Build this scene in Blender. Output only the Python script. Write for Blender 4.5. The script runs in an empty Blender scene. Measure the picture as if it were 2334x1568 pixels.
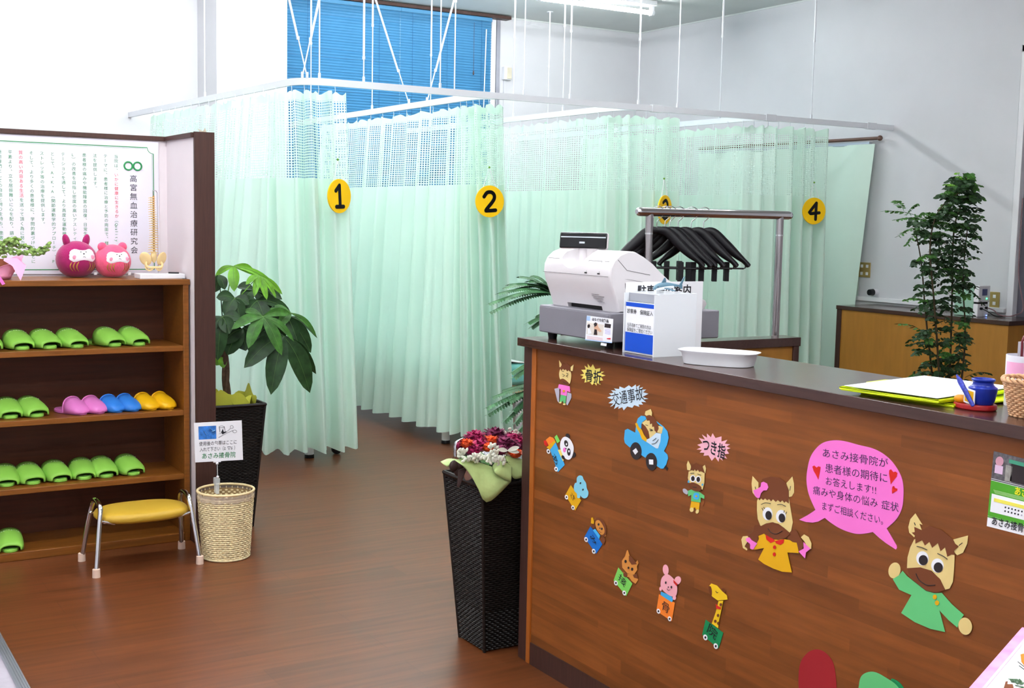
import bpy, bmesh, math, random
from mathutils import Vector as V, Matrix
from mathutils.noise import noise as pnoise
random.seed(7)
R = math.radians
PI = math.pi
SC = bpy.context.scene
COL = SC.collection

# ------------------------------------------------------------------ camera
CAM = V((0, 0, 1.5))
FPX = 2777.4
_y, _p, _r = R(31.409), R(5.8365), R(1.136)
FW = V((math.sin(_y)*math.cos(_p), math.cos(_y)*math.cos(_p), -math.sin(_p)))
_rt = V((math.cos(_y), -math.sin(_y), 0)); _up = _rt.cross(FW)
RT = math.cos(_r)*_rt + math.sin(_r)*_up
UP = -math.sin(_r)*_rt + math.cos(_r)*_up
cd = bpy.data.cameras.new('camera'); cam = bpy.data.objects.new('camera', cd); COL.objects.link(cam)
cd.sensor_width = 36; cd.lens = 36*FPX/2334; cd.clip_start = .05; cd.clip_end = 100
m = Matrix((RT, UP, -FW)).transposed().to_4x4(); m.translation = CAM
cam.matrix_world = m
SC.camera = cam

# ------------------------------------------------------------------ world, exposure
SC.view_settings.view_transform = 'Standard'; SC.view_settings.look = 'None'
SC.view_settings.gamma = 1; SC.view_settings.use_curve_mapping = False
SC.view_settings.exposure = .85
W = bpy.data.worlds.new('world'); SC.world = W; W.use_nodes = True
bg = W.node_tree.nodes['Background']
bg.inputs[0].default_value = (.80, .90, 1.0, 1); bg.inputs[1].default_value = 1.5
TUBE_POWER = 55.0      # emission strength of the fluorescent tubes
ROWS = [(7.0, [(3.7, 4.9), (2.1, 3.3), (.7, 1.9)]), (8.6, [(5.42, 6.62), (4.12, 5.32), (2.82, 4.02), (1.5, 2.7)]),  # first row and leftmost lamp over the beds are unseen, added to brighten the back
        (5.2, [(-1.0, .2), (.4, 1.6), (2.2, 3.4), (4.6, 5.8)]), (3.6, [(-1.0, .2), (.4, 1.6), (2.2, 3.4)]),  # unseen front rows, added to brighten the counter and entrance side
        (2.0, [(-1.0, .2), (.4, 1.6), (2.2, 3.4)]), (.4, [(-1.0, .2), (.4, 1.6), (2.2, 3.4)])]

# ------------------------------------------------------------------ helpers
def at(x, y, ax, v):
    """point where the line of sight through photo pixel x, y meets the plane ax = v"""
    d = RT*((x-1167)/FPX) - UP*((y-784)/FPX) + FW
    i = 'xyz'.index(ax)
    return CAM + d*((v-CAM[i])/d[i])

def lin(c):
    return tuple(((u/255)/12.92 if u/255 <= .04045 else ((u/255+.055)/1.055)**2.4) for u in c)

def mat(name, rgb, rough=.5, metal=0, spec=.28, var=.05, vs=6, stretch=(1, 1, 1), bump=0, bs=60, alpha=1, trans=0, emit=0,
        island=0, coat=0, sheen=0):
    M = bpy.data.materials.new(name); M.use_nodes = True
    nt = M.node_tree; N = nt.nodes; L = nt.links; b = N['Principled BSDF']
    c = lin(rgb)
    b.inputs['Roughness'].default_value = rough; b.inputs['Metallic'].default_value = metal
    b.inputs['Specular IOR Level'].default_value = spec; b.inputs['Alpha'].default_value = alpha
    b.inputs['Coat Weight'].default_value = coat
    b.inputs['Transmission Weight'].default_value = trans
    if sheen: b.inputs['Sheen Weight'].default_value = sheen
    tc = N.new('ShaderNodeTexCoord'); mp = N.new('ShaderNodeMapping'); L.new(tc.outputs['Object'], mp.inputs[0])
    mp.inputs['Scale'].default_value = stretch
    n = N.new('ShaderNodeTexNoise'); n.inputs['Scale'].default_value = vs; n.inputs['Detail'].default_value = 4
    L.new(mp.outputs[0], n.inputs['Vector'])
    r = N.new('ShaderNodeValToRGB'); L.new(n.outputs['Fac'], r.inputs[0])
    r.color_ramp.elements[0].position = .3; r.color_ramp.elements[1].position = .7
    lo = tuple(max(0, u*(1-var*1.6)) for u in c); hi = tuple(min(1, u*(1+var*1.6)) for u in c)
    r.color_ramp.elements[0].color = (*lo, 1); r.color_ramp.elements[1].color = (*hi, 1)
    out = r.outputs[0]
    if island:
        oi = N.new('ShaderNodeObjectInfo'); mr = N.new('ShaderNodeMapRange'); L.new(oi.outputs['Random'], mr.inputs[0])
        mr.inputs['To Min'].default_value = 1-island; mr.inputs['To Max'].default_value = 1+island
        mx = N.new('ShaderNodeVectorMath'); mx.operation = 'SCALE'; L.new(out, mx.inputs[0]); L.new(mr.outputs[0], mx.inputs['Scale'])
        out = mx.outputs[0]
    L.new(out, b.inputs['Base Color'])
    if bump:
        n2 = N.new('ShaderNodeTexNoise'); n2.inputs['Scale'].default_value = bs; L.new(mp.outputs[0], n2.inputs['Vector'])
        bp = N.new('ShaderNodeBump'); bp.inputs['Strength'].default_value = bump; bp.inputs['Distance'].default_value = .004
        L.new(n2.outputs['Fac'], bp.inputs['Height']); L.new(bp.outputs[0], b.inputs['Normal'])
    if emit:
        b.inputs['Emission Color'].default_value = (*c, 1); b.inputs['Emission Strength'].default_value = emit
    return M

class G:
    """collects geometry for ONE mesh object"""
    def __init__(s): s.v = []; s.f = []
    def poly(s, pts):
        k = len(s.v); s.v += [V(p) for p in pts]; s.f.append(tuple(range(k, k+len(pts)))); return s
    def box(s, lo, hi, mt=None):
        k = len(s.v); lo = V(lo); hi = V(hi)
        for z in (lo.z, hi.z):
            for x, y in ((lo.x, lo.y), (hi.x, lo.y), (hi.x, hi.y), (lo.x, hi.y)):
                p = V((x, y, z)); s.v.append(mt @ p if mt else p)
        for f in ((0, 3, 2, 1), (4, 5, 6, 7), (0, 1, 5, 4), (1, 2, 6, 5), (2, 3, 7, 6), (3, 0, 4, 7)):
            s.f.append(tuple(k+i for i in f))
        return s
    def grid(s, rows, close_u=False, close_v=False):
        k = len(s.v); nu = len(rows[0]); nv = len(rows)
        for r in rows: s.v += [V(p) for p in r]
        for j in range(nv if close_v else nv-1):
            for i in range(nu if close_u else nu-1):
                a = k+j*nu+i; b_ = k+j*nu+(i+1) % nu; j2 = (j+1) % nv
                s.f.append((a, b_, k+j2*nu+(i+1) % nu, k+j2*nu+i))
        return s
    def tube(s, pts, r, n=8, cap=True, flat=1, closed=False):
        pts = [V(p) for p in pts]; k = len(s.v); m_ = len(pts)
        rr = r if isinstance(r, (list, tuple)) else [r]*m_
        t0 = None; a = None; rows = []
        for i, p in enumerate(pts):
            if closed: t = pts[(i+1) % m_]-pts[i-1]
            else: t = pts[min(i+1, m_-1)]-pts[max(i-1, 0)]
            t = t.normalized() if t.length > 1e-9 else V((0, 0, 1))
            if a is None:
                a = t.cross(V((0, 0, 1)) if abs(t.z) < .9 else V((1, 0, 0))).normalized()
            else:
                a = (a - t*a.dot(t)); a = a.normalized() if a.length > 1e-6 else t.orthogonal().normalized()
            b_ = t.cross(a)
            rows.append([p + a*math.cos(q*2*PI/n)*rr[i] + b_*math.sin(q*2*PI/n)*rr[i]*flat for q in range(n)])
        s.grid(rows, close_u=True, close_v=closed)
        if cap and not closed:
            s.f.append(tuple(k+i for i in range(n))[::-1]); s.f.append(tuple(k+(m_-1)*n+i for i in range(n)))
        return s
    def lathe(s, prof, c=(0, 0, 0), n=24, cap=True, sx=1, sy=1):
        c = V(c); k = len(s.v)
        s.grid([[c+V((r*sx*math.cos(2*PI*i/n), r*sy*math.sin(2*PI*i/n), z)) for i in range(n)] for r, z in prof], close_u=True)
        if cap:
            if prof[0][0] > 1e-6: s.f.append(tuple(k+i for i in range(n))[::-1])
            if prof[-1][0] > 1e-6: s.f.append(tuple(k+(len(prof)-1)*n+i for i in range(n)))
        return s
    def ball(s, c, r, n=14, m_=9, mt=None):
        r = V(r) if not isinstance(r, (int, float)) else V((r, r, r)); c = V(c)
        rows = []
        for j in range(m_+1):
            th = PI*j/m_
            row = []
            for i in range(n):
                p = V((r.x*math.sin(th)*math.cos(2*PI*i/n), r.y*math.sin(th)*math.sin(2*PI*i/n), -r.z*math.cos(th)))
                if mt: p = mt @ p
                row.append(c+p)
            rows.append(row)
        return s.grid(rows, close_u=True)
    def prism(s, pts, d):
        k = len(s.v); n = len(pts); d = V(d)
        s.v += [V(p) for p in pts] + [V(p)+d for p in pts]
        s.f.append(tuple(range(k, k+n))[::-1]); s.f.append(tuple(range(k+n, k+2*n)))
        for i in range(n): j = (i+1) % n; s.f.append((k+i, k+j, k+n+j, k+n+i))
        return s
    def xf(s, mt):
        s.v = [mt @ p for p in s.v]; return s
    def mesh(s, name, off=None, smooth=40):
        me = bpy.data.meshes.new(name)
        me.from_pydata([tuple(p-off) if off else tuple(p) for p in s.v], [], s.f)
        bm = bmesh.new(); bm.from_mesh(me)
        bmesh.ops.remove_doubles(bm, verts=bm.verts, dist=1e-6)
        bmesh.ops.recalc_face_normals(bm, faces=bm.faces)
        bm.to_mesh(me); bm.free()
        if smooth:
            me.shade_smooth(); me.set_sharp_from_angle(angle=R(smooth))
        return me
    def build(s, name, m_, parent=None, bevel=0, smooth=40, local=False, **kw):
        off = None
        if parent is not None and not local:
            off = V((0, 0, 0)); q = parent
            while q is not None: off += V(q.location); q = q.parent
        me = s.mesh(name, off, smooth)
        me.materials.append(m_)
        o = bpy.data.objects.new(name, me); COL.objects.link(o)
        if parent is not None: o.parent = parent
        if bevel:
            b = o.modifiers.new('bevel', 'BEVEL'); b.width = bevel; b.segments = 2; b.limit_method = 'ANGLE'; b.angle_limit = R(40)
        for a, v_ in kw.items(): o[a] = v_
        return o

def tag(o, label, cat, group=None):
    o['label'] = label; o['category'] = cat
    if group: o['group'] = group
    return o
def thing(name, label, cat, loc=(0, 0, 0), group=None, rz=0):
    o = bpy.data.objects.new(name, None); COL.objects.link(o); o.empty_display_size = .05
    o.location = loc; o.rotation_euler = (0, 0, rz)
    return tag(o, label, cat, group)
def struct(o): o['kind'] = 'structure'; return o
def kids(o): return [c for c in bpy.data.objects if c.parent == o]
def dup(root, loc, rz, label, group=None):
    def cp(o, par):
        c = o.copy(); COL.objects.link(c); c.parent = par
        for k in kids(o): cp(k, c)
        return c
    r = cp(root, None); r.location = loc; r.rotation_euler = (0, 0, rz); r['label'] = label
    if group: r['group'] = group
    return r
def cr(pts, n=5, closed=False):
    """smooth curve through points"""
    pts = [V(p) for p in pts]; out = []; m_ = len(pts)
    rng = range(m_) if closed else range(m_-1)
    for i in rng:
        if closed: p0, p1, p2, p3 = pts[i-1], pts[i], pts[(i+1) % m_], pts[(i+2) % m_]
        else: p0, p1, p2, p3 = pts[max(i-1, 0)], pts[i], pts[i+1], pts[min(i+2, m_-1)]
        for k in range(n):
            t = k/n
            out.append(.5*((2*p1)+(p2-p0)*t+(2*p0-5*p1+4*p2-p3)*t*t+(3*p1-p0-3*p2+p3)*t**3))
    if not closed: out.append(pts[-1])
    return out

# ---- writing: glyph outlines from the built-in font, laid out on real surfaces
_gl = {}
def glyph(ch, bold=0.0):
    key = (ch, bold)
    if key not in _gl:
        cu = bpy.data.curves.new('g', 'FONT'); cu.body = ch; cu.size = 1; cu.resolution_u = 2; cu.offset = bold
        ob = bpy.data.objects.new('g', cu); COL.objects.link(ob)
        dg = bpy.context.evaluated_depsgraph_get()
        me = bpy.data.meshes.new_from_object(ob.evaluated_get(dg))
        _gl[key] = ([v_.co.copy() for v_ in me.vertices], [tuple(p.vertices) for p in me.polygons])
        bpy.data.objects.remove(ob); bpy.data.curves.remove(cu); bpy.data.meshes.remove(me)
    return _gl[key]
def adv(ch): return 1.0 if ord(ch) > 0x2000 else (.35 if ch in ' .,:;il!()' else .62)
def put(g, ch, o, ex, ey, bold=0.0, rot=False):
    vs, fs = glyph(ch, bold); k = len(g.v)
    for p in vs:
        x, y = (p.x, p.y)
        if rot: x, y = .42+(y-.36), .42-(x-.5)
        g.v.append(o+ex*x+ey*y)
    for f in fs: g.f.append(tuple(k+i for i in f))
def text(name, s, A, B, up, h, m_, parent, bold=0.0, lift=V((0, 0, 0)), g=None):
    A = V(A); B = V(B); tot = sum(adv(c) for c in s); d = (B-A); ex = d/tot; up = V(up)
    ey = (up-d.normalized()*up.dot(d.normalized())).normalized()*h
    g2 = g or G(); x = 0
    for c in s:
        if c not in ' 　': put(g2, c, A+ex*x+lift, ex, ey, bold)
        x += adv(c)
    if g is None: return g2.build(name, m_, parent, smooth=0)
# ------------------------------------------------------------------ materials
m_wall = mat('wall_paint', (210, 209, 213), .42, spec=.4, var=.015, vs=3, bump=.04, bs=400)
m_ceil = mat('ceiling_paint', (216, 220, 218), .8, spec=.3, var=.01, bump=.02, bs=200)
m_white = mat('white_plastic', (232, 231, 235), .35, var=.01)
m_whitem = mat('white_metal', (225, 227, 232), .3, metal=.2, var=.01)
m_alu = mat('aluminium', (190, 195, 203), .35, metal=.8, var=.04, vs=20, stretch=(1, .05, 1))
m_chrome = mat('chrome', (225, 225, 228), .12, metal=1, var=.01)
m_steel = mat('brushed_steel', (175, 170, 172), .25, metal=1, var=.03)
m_black = mat('black_plastic', (14, 13, 17), .4, var=.1)
m_dark = mat('dark_trim_wood', (66, 42, 36), .4, var=.10, vs=30, stretch=(6, 6, .35), bump=.03)
m_cap = mat('dark_counter_laminate', (64, 40, 34), .2, spec=.5, var=.10, vs=30, stretch=(3, .2, 3))
m_shelfw = mat('brown_shelf_wood', (120, 70, 24), .38, var=.12, vs=14, stretch=(.35, 3, 6), bump=.02)
m_shelfb = mat('brown_shelf_backboard', (80, 40, 20), .45, var=.10, vs=10, stretch=(.4, 1, 6))
m_paper = mat('white_paper', (244, 243, 247), .6, var=.005)
m_ink = mat('black_ink', (28, 26, 34), .6)
m_pink = mat('pink_paper', (246, 120, 206), .7, var=.01)
m_cream = mat('cream_paper', (226, 200, 132), .75, var=.02)
m_brown = mat('brown_paper', (112, 60, 32), .8, var=.03)
m_yel = mat('yellow_paper', (222, 166, 14), .7, var=.02)
m_red = mat('red_paper', (204, 32, 24), .7, var=.02)
m_grn = mat('green_paper', (98, 190, 118), .7, var=.02)
m_blue = mat('blue_paper', (66, 168, 222), .7, var=.02)
m_leafd = mat('dark_leaf', (34, 62, 30), .45, var=.30, vs=25)
m_leafm = mat('mid_leaf', (58, 104, 38), .45, var=.30, vs=25)
m_leafl = mat('fresh_leaf', (104, 160, 44), .4, var=.2, vs=25)
m_soil = mat('potting_soil', (46, 34, 26), .95, var=.4, vs=60, bump=.5)
m_wick = mat('black_wicker', (24, 17, 14), .5, var=.5, vs=120, bump=.2)
m_och = mat('ochre_laminate', (162, 112, 44), .5, var=.05, vs=8, stretch=(3, 3, .5))
m_grey = mat('grey_steel_paint', (122, 119, 127), .5, var=.02)
m_teal = mat('teal_vinyl', (128, 206, 198), .4, var=.03)

# ------------------------------------------------------------------ room shell
XR, YB, ZC, XL, YF = 7.591, 10.098, 3.40, -1.6, -1.4
# floor of reddish brown printed boards running along X
m_floor = mat('brown_vinyl_floor', (98, 53, 27), .34, spec=.30, var=.16, vs=7, stretch=(.35, 5, 1))
nt = m_floor.node_tree; N = nt.nodes; L = nt.links; b = N['Principled BSDF']
tc = N.new('ShaderNodeTexCoord'); br = N.new('ShaderNodeTexBrick'); L.new(tc.outputs['Object'], br.inputs[0])
br.inputs['Scale'].default_value = 1; br.inputs['Brick Width'].default_value = .9; br.inputs['Row Height'].default_value = .15
br.inputs['Mortar Size'].default_value = .0012; br.inputs['Color1'].default_value = (.9, .9, .9, 1); br.inputs['Color2'].default_value = (1.08, 1.08, 1.08, 1)
br.inputs['Mortar'].default_value = (.75, .75, .75, 1)
mx = N.new('ShaderNodeMix'); mx.data_type = 'RGBA'; mx.blend_type = 'MULTIPLY'; mx.inputs[0].default_value = 1
L.new(b.inputs['Base Color'].links[0].from_socket, mx.inputs[6]); L.new(br.outputs['Color'], mx.inputs[7]); L.new(mx.outputs[2], b.inputs['Base Color'])
struct(G().box((.655, YF, -.08), (XR, YB, 0)).build('floor', m_floor, smooth=0))
m_tile = mat('pale_entrance_tile', (176, 168, 178), .5, var=.06, vs=14, bump=.1, bs=150)
struct(G().box((XL, YF, -.08), (.62, YB, -.004)).build('floor', m_tile, smooth=0))
e = G().box((.62, YF, -.08), (.655, 5.40, .004))
for k in range(4): e.box((.624+k*.008, YF, .004), (.628+k*.008, 5.40, .008))
struct(e.build('trim_1', m_alu, smooth=0))
struct(G().box((.62, 5.40, -.08), (.655, YB, 0)).build('trim_2', m_floor, smooth=0))
struct(G().box((XL, YF, ZC), (XR, YB, ZC+.1)).build('ceiling', m_ceil, smooth=0))
# window wall (far), with the opening for window_1
wx0, wx1, wz0, wz1 = 3.10, 5.86, .92, 3.345
w = G().box((XL, YB, 0), (wx0, YB+.15, ZC)).box((wx1, YB, 0), (XR, YB+.15, ZC)).box((wx0, YB, 0), (wx1, YB+.15, wz0)).box((wx0, YB, wz1), (wx1, YB+.15, ZC))
struct(w.build('wall_back', m_wall, smooth=0))
struct(G().box((XR, YF, 0), (XR+.12, 4.62, ZC)).box((XR, 5.58, 0), (XR+.12, YB, ZC)).box((XR, 4.62, 2.76), (XR+.12, 5.58, ZC)).build('wall_right', m_wall, smooth=0))
struct(G().box((XL-.12, YF, 0), (XL, YB, ZC)).build('wall_left', m_wall, smooth=0))
struct(G().box((XL, YF-.12, 0), (XR, YF, ZC)).build('wall_front', m_wall, smooth=0))
struct(G().box((3.076, 9.593, 0), (3.66, YB, ZC)).build('wall_pillar', m_wall, smooth=0))
# window frame + glass
wf = bpy.data.objects.new('window_1', None); COL.objects.link(wf); wf.location = (wx0, YB, wz0); wf['kind'] = 'structure'
g = G()
for x in (wx0, 4.87, wx1-.05): g.box((x, YB+.04, wz0), (x+.05, YB+.10, wz1))
g.box((wx0, YB+.04, wz0), (wx1, YB+.10, wz0+.05)).box((wx0, YB+.04, wz1-.05), (wx1, YB+.10, wz1))
g.build('window_frame', m_alu, wf, smooth=0)
m_glass = bpy.data.materials.new('window_glass'); m_glass.use_nodes = True; n_ = m_glass.node_tree.nodes; l_ = m_glass.node_tree.links; n_.clear()
o_ = n_.new('ShaderNodeOutputMaterial'); mxs = n_.new('ShaderNodeMixShader'); tr = n_.new('ShaderNodeBsdfTransparent'); gl = n_.new('ShaderNodeBsdfGlossy')
gl.inputs['Roughness'].default_value = .05; mxs.inputs[0].default_value = .08
l_.new(tr.outputs[0], mxs.inputs[1]); l_.new(gl.outputs[0], mxs.inputs[2]); l_.new(mxs.outputs[0], o_.inputs[0])
for a, b_ in ((wx0+.05, 4.87), (4.92, wx1-.05)):
    G().box((a, YB+.065, wz0+.05), (b_, YB+.071, wz1-.05)).build('pane', m_glass, wf, smooth=0)
struct(G().box((wx1, YB-.025, .9), (wx1+.05, YB, 3.36)).build('trim_3', m_white, bevel=.004))
struct(G().box((wx1+.06, YB-.02, .9), (wx1+.10, YB, 3.36)).build('trim_4', mat('grey_window_trim', (150, 150, 160), .5), bevel=.003))
# grey door at the right edge, white frame
G_ = G().box((XR+.03, 4.62, 0), (XR+.07, 5.58, 2.76)); struct(G_.build('door_1', mat('grey_door_paint', (96, 94, 104), .5, var=.02), smooth=0))
struct(G().box((XR-.02, 5.555, 0), (XR+.03, 5.605, 2.79)).box((XR-.02, 4.60, 2.74), (XR+.03, 5.605, 2.79)).build('trim_5', m_white, bevel=.003))
# ceiling joint moulding, cable duct along right wall
struct(G().box((XR-.006, YF, ZC-.012), (XR, YB, ZC)).box((3.66, YB-.006, ZC-.012), (XR, YB, ZC)).build('trim_6', m_ceil, smooth=0))
struct(G().box((XR-.03, 5.62, .90), (XR, 7.02, .935)).build('trim_7', m_white, bevel=.004))
struct(G().box((XR-.012, 7.0, 0), (XR, YB, .07)).build('baseboard_right', m_dark, smooth=0))

# ------------------------------------------------------------------ L-shaped partition behind the shoe shelf
PX0, PX1, PYF, PYB, PZ = 1.622, 1.713, 5.38, 5.82, 1.855
struct(G().box((XL, PYB, 0), (PX1, PYB+.09, PZ-.02)).box((PX0, PYF+.012, 0), (PX1-.004, PYB, PZ-.02)).build('wall_partition', mat('partition_wallpaper', (224, 214, 217), .7, var=.01, bump=.05, bs=500), smooth=0))
struct(G().box((XL, PYB-.012, PZ-.022), (PX1, PYB+.10, PZ)).box((PX0-.012, PYF+.012, PZ-.022), (PX1+.004, PYB, PZ)).build('trim_8', m_dark, bevel=.002))
struct(G().box((PX0, PYF, 0), (PX1, PYF+.014, PZ+.003)).build('trim_9', m_dark, smooth=0))
struct(G().box((PX0-.008, PYF+.014, 0), (PX0, PYB, .068)).build('baseboard_partition', m_dark, smooth=0))

# ------------------------------------------------------------------ fluorescent fixtures
m_tube = mat('lit_tube', (246, 251, 253), .3, emit=TUBE_POWER)
def fixture(x0, x1, y, lab):
    t = thing('ceiling_light', lab, 'lamp', ((x0+x1)/2, y, ZC), 'fluorescent ceiling lights')
    G().box((x0, y-.05, ZC-.045), (x1, y+.05, ZC), None).build('housing', m_white, t, bevel=.006)
    G().tube([(x0+.03, y, ZC-.10), (x1-.03, y, ZC-.10)], .019, 12).build('lamp_tube', m_tube, t)
    for x in (x0+.005, x1-.035): G().box((x, y-.02, ZC-.125), (x+.03, y+.02, ZC-.04)).build('socket', m_white, t, bevel=.004)
    G().tube([(x1, y, ZC-.10), (x1-.03, y, ZC-.10)], .024, 14).build('end_cap', m_whitem, t)
i = 0
for y, xs in ROWS:
    for x0, x1 in xs:
        rn = {8.6: 'above the cubicle beds', 7.0: 'added just behind the curtain rail', 5.2: 'added before the curtain rail', 3.6: 'added over the counter end', 2.0: 'added over the counter middle', .4: 'added nearest the entrance'}[y]
        cn_ = ('leftmost', 'second from left', 'third from left', 'rightmost')[xs.index((x0, x1))] if y != 8.6 else ('in its first place', 'next to it', 'second after it', 'added nearest the pillar', '')[xs.index((x0, x1))]
        lab = 'lit white fluorescent tube light on the ceiling ending near the room corner' if (y, x0) == (8.6, 5.42) else 'white fluorescent ceiling light in the row %s, %s' % (rn, cn_)
        fixture(x0, x1, y, lab); i += 1
# ------------------------------------------------------------------ blinds
m_slat = mat('blue_blind_slat', (72, 134, 176), .35, var=.02)
for bi, (x0, x1, lab) in enumerate(((3.12, 4.8958, 'blue venetian blind, left one of the window beside the white pillar'), (4.8965, 5.835, 'blue venetian blind, right one of the window beside the wall corner'))):
    t = thing('venetian_blind', lab, 'blind', ((x0+x1)/2, YB-.06, .96), 'blue venetian blinds')
    tmpl = None; z = .98; k = 0
    while z < 3.325:
        if tmpl is None:
            g = G(); n = 4; hw = (x1-x0)/2; rows = []
            for i in range(n+1):
                a = -.0135+.027*i/n; bow = .0042*(1-(2*i/n-1)**2)
                tl = R(62)
                rows.append([(sx*hw, -a*math.cos(tl)+bow*math.sin(tl), a*math.sin(tl)+bow*math.cos(tl)) for sx in (-1, 1)])
            g.grid(rows)
            tmpl = g.build('slat', m_slat, t, local=True); tmpl.location = (0, 0, z-.96)
        else:
            c = tmpl.copy(); COL.objects.link(c); c.location = (0, 0, z-.96)
            if bi == 0 and 2.55 < z and random.random() < .25: c.rotation_euler = (R(random.uniform(4, 14)), 0, R(random.uniform(-.15, .15)))
        z += .0238; k += 1
    g = G()
    for f in (.12, .5, .88):
        x = x0+(x1-x0)*f
        g.tube([(x, YB-.078, .96), (x, YB-.078, 3.33)], .0013, 5).tube([(x, YB-.042, .96), (x, YB-.042, 3.33)], .0013, 5)
    g.build('ladder_cord', mat('blind_cord', (40, 84, 130), .6), t)
    G().box((x0, YB-.08, 3.325), (x1, YB-.035, 3.36)).build('head_rail', m_slat, t, bevel=.003)
    G().box((x0, YB-.075, .945), (x1, YB-.045, .962)).build('bottom_rail', m_slat, t, bevel=.003)
    if bi: G().tube([(x1-.07, YB-.09, 3.25), (x1-.10, YB-.095, 2.0)], .005, 6).build('tilt_wand', m_white, t); G().tube([(x1-.2, YB-.09, 3.3), (x1-.2, YB-.09, 2.85)], .002, 5).lathe([(0, 0), (.008, .01), (.005, .04), (0, .04)], (x1-.2, YB-.09, 2.82), 8).build('pull_cord', m_dark, t)
pm = G().box((3.08, YB-.10, 3.362), (6.03, YB-.0, 3.392)).build('curtain_pelmet', m_dark, bevel=.003)
tag(pm, 'dark brown pelmet board above the blue blinds at the ceiling', 'pelmet')

# ------------------------------------------------------------------ curtain cloth
def cloth_mat(name, rgb, net=False, trans=.36):
    M = bpy.data.materials.new(name); M.use_nodes = True; nt = M.node_tree; N = nt.nodes; L = nt.links; N.clear()
    o = N.new('ShaderNodeOutputMaterial'); df = N.new('ShaderNodeBsdfDiffuse'); tl = N.new('ShaderNodeBsdfTranslucent'); mx = N.new('ShaderNodeMixShader')
    c = lin(rgb); tc = N.new('ShaderNodeTexCoord'); n = N.new('ShaderNodeTexNoise'); n.inputs['Scale'].default_value = 5; L.new(tc.outputs['Object'], n.inputs[0])
    r = N.new('ShaderNodeValToRGB'); L.new(n.outputs['Fac'], r.inputs[0])
    r.color_ramp.elements[0].color = (*[u*.97 for u in c], 1); r.color_ramp.elements[1].color = (*[min(1, u*1.02) for u in c], 1)
    L.new(r.outputs[0], df.inputs[0]); L.new(r.outputs[0], tl.inputs[0]); mx.inputs[0].default_value = trans
    L.new(df.outputs[0], mx.inputs[1]); L.new(tl.outputs[0], mx.inputs[2]); last = mx.outputs[0]
    if net:
        uv = N.new('ShaderNodeUVMap'); sp = N.new('ShaderNodeSeparateXYZ'); L.new(uv.outputs[0], sp.inputs[0])
        def cell(sock, pitch, thr, shift=None):
            m1 = N.new('ShaderNodeMath'); m1.operation = 'DIVIDE'; L.new(sock, m1.inputs[0]); m1.inputs[1].default_value = pitch
            m2 = N.new('ShaderNodeMath'); m2.operation = 'FRACT'; L.new(m1.outputs[0], m2.inputs[0])
            m3 = N.new('ShaderNodeMath'); m3.operation = 'GREATER_THAN'; L.new(m2.outputs[0], m3.inputs[0]); m3.inputs[1].default_value = thr
            return m3.outputs[0]
        a = cell(sp.outputs[0], .0175, .46); b_ = cell(sp.outputs[1], .0155, .42)
        mu = N.new('ShaderNodeMath'); mu.operation = 'MULTIPLY'; L.new(a, mu.inputs[0]); L.new(b_, mu.inputs[1])
        t = N.new('ShaderNodeBsdfTransparent'); m4 = N.new('ShaderNodeMixShader'); L.new(mu.outputs[0], m4.inputs[0]); L.new(last, m4.inputs[1]); L.new(t.outputs[0], m4.inputs[2])
        last = m4.outputs[0]
    L.new(last, o.inputs[0]); return M
m_cloth = cloth_mat('mint_curtain_cloth', (220, 242, 230))
m_net = cloth_mat('mint_curtain_net', (224, 245, 234), True)

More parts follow.
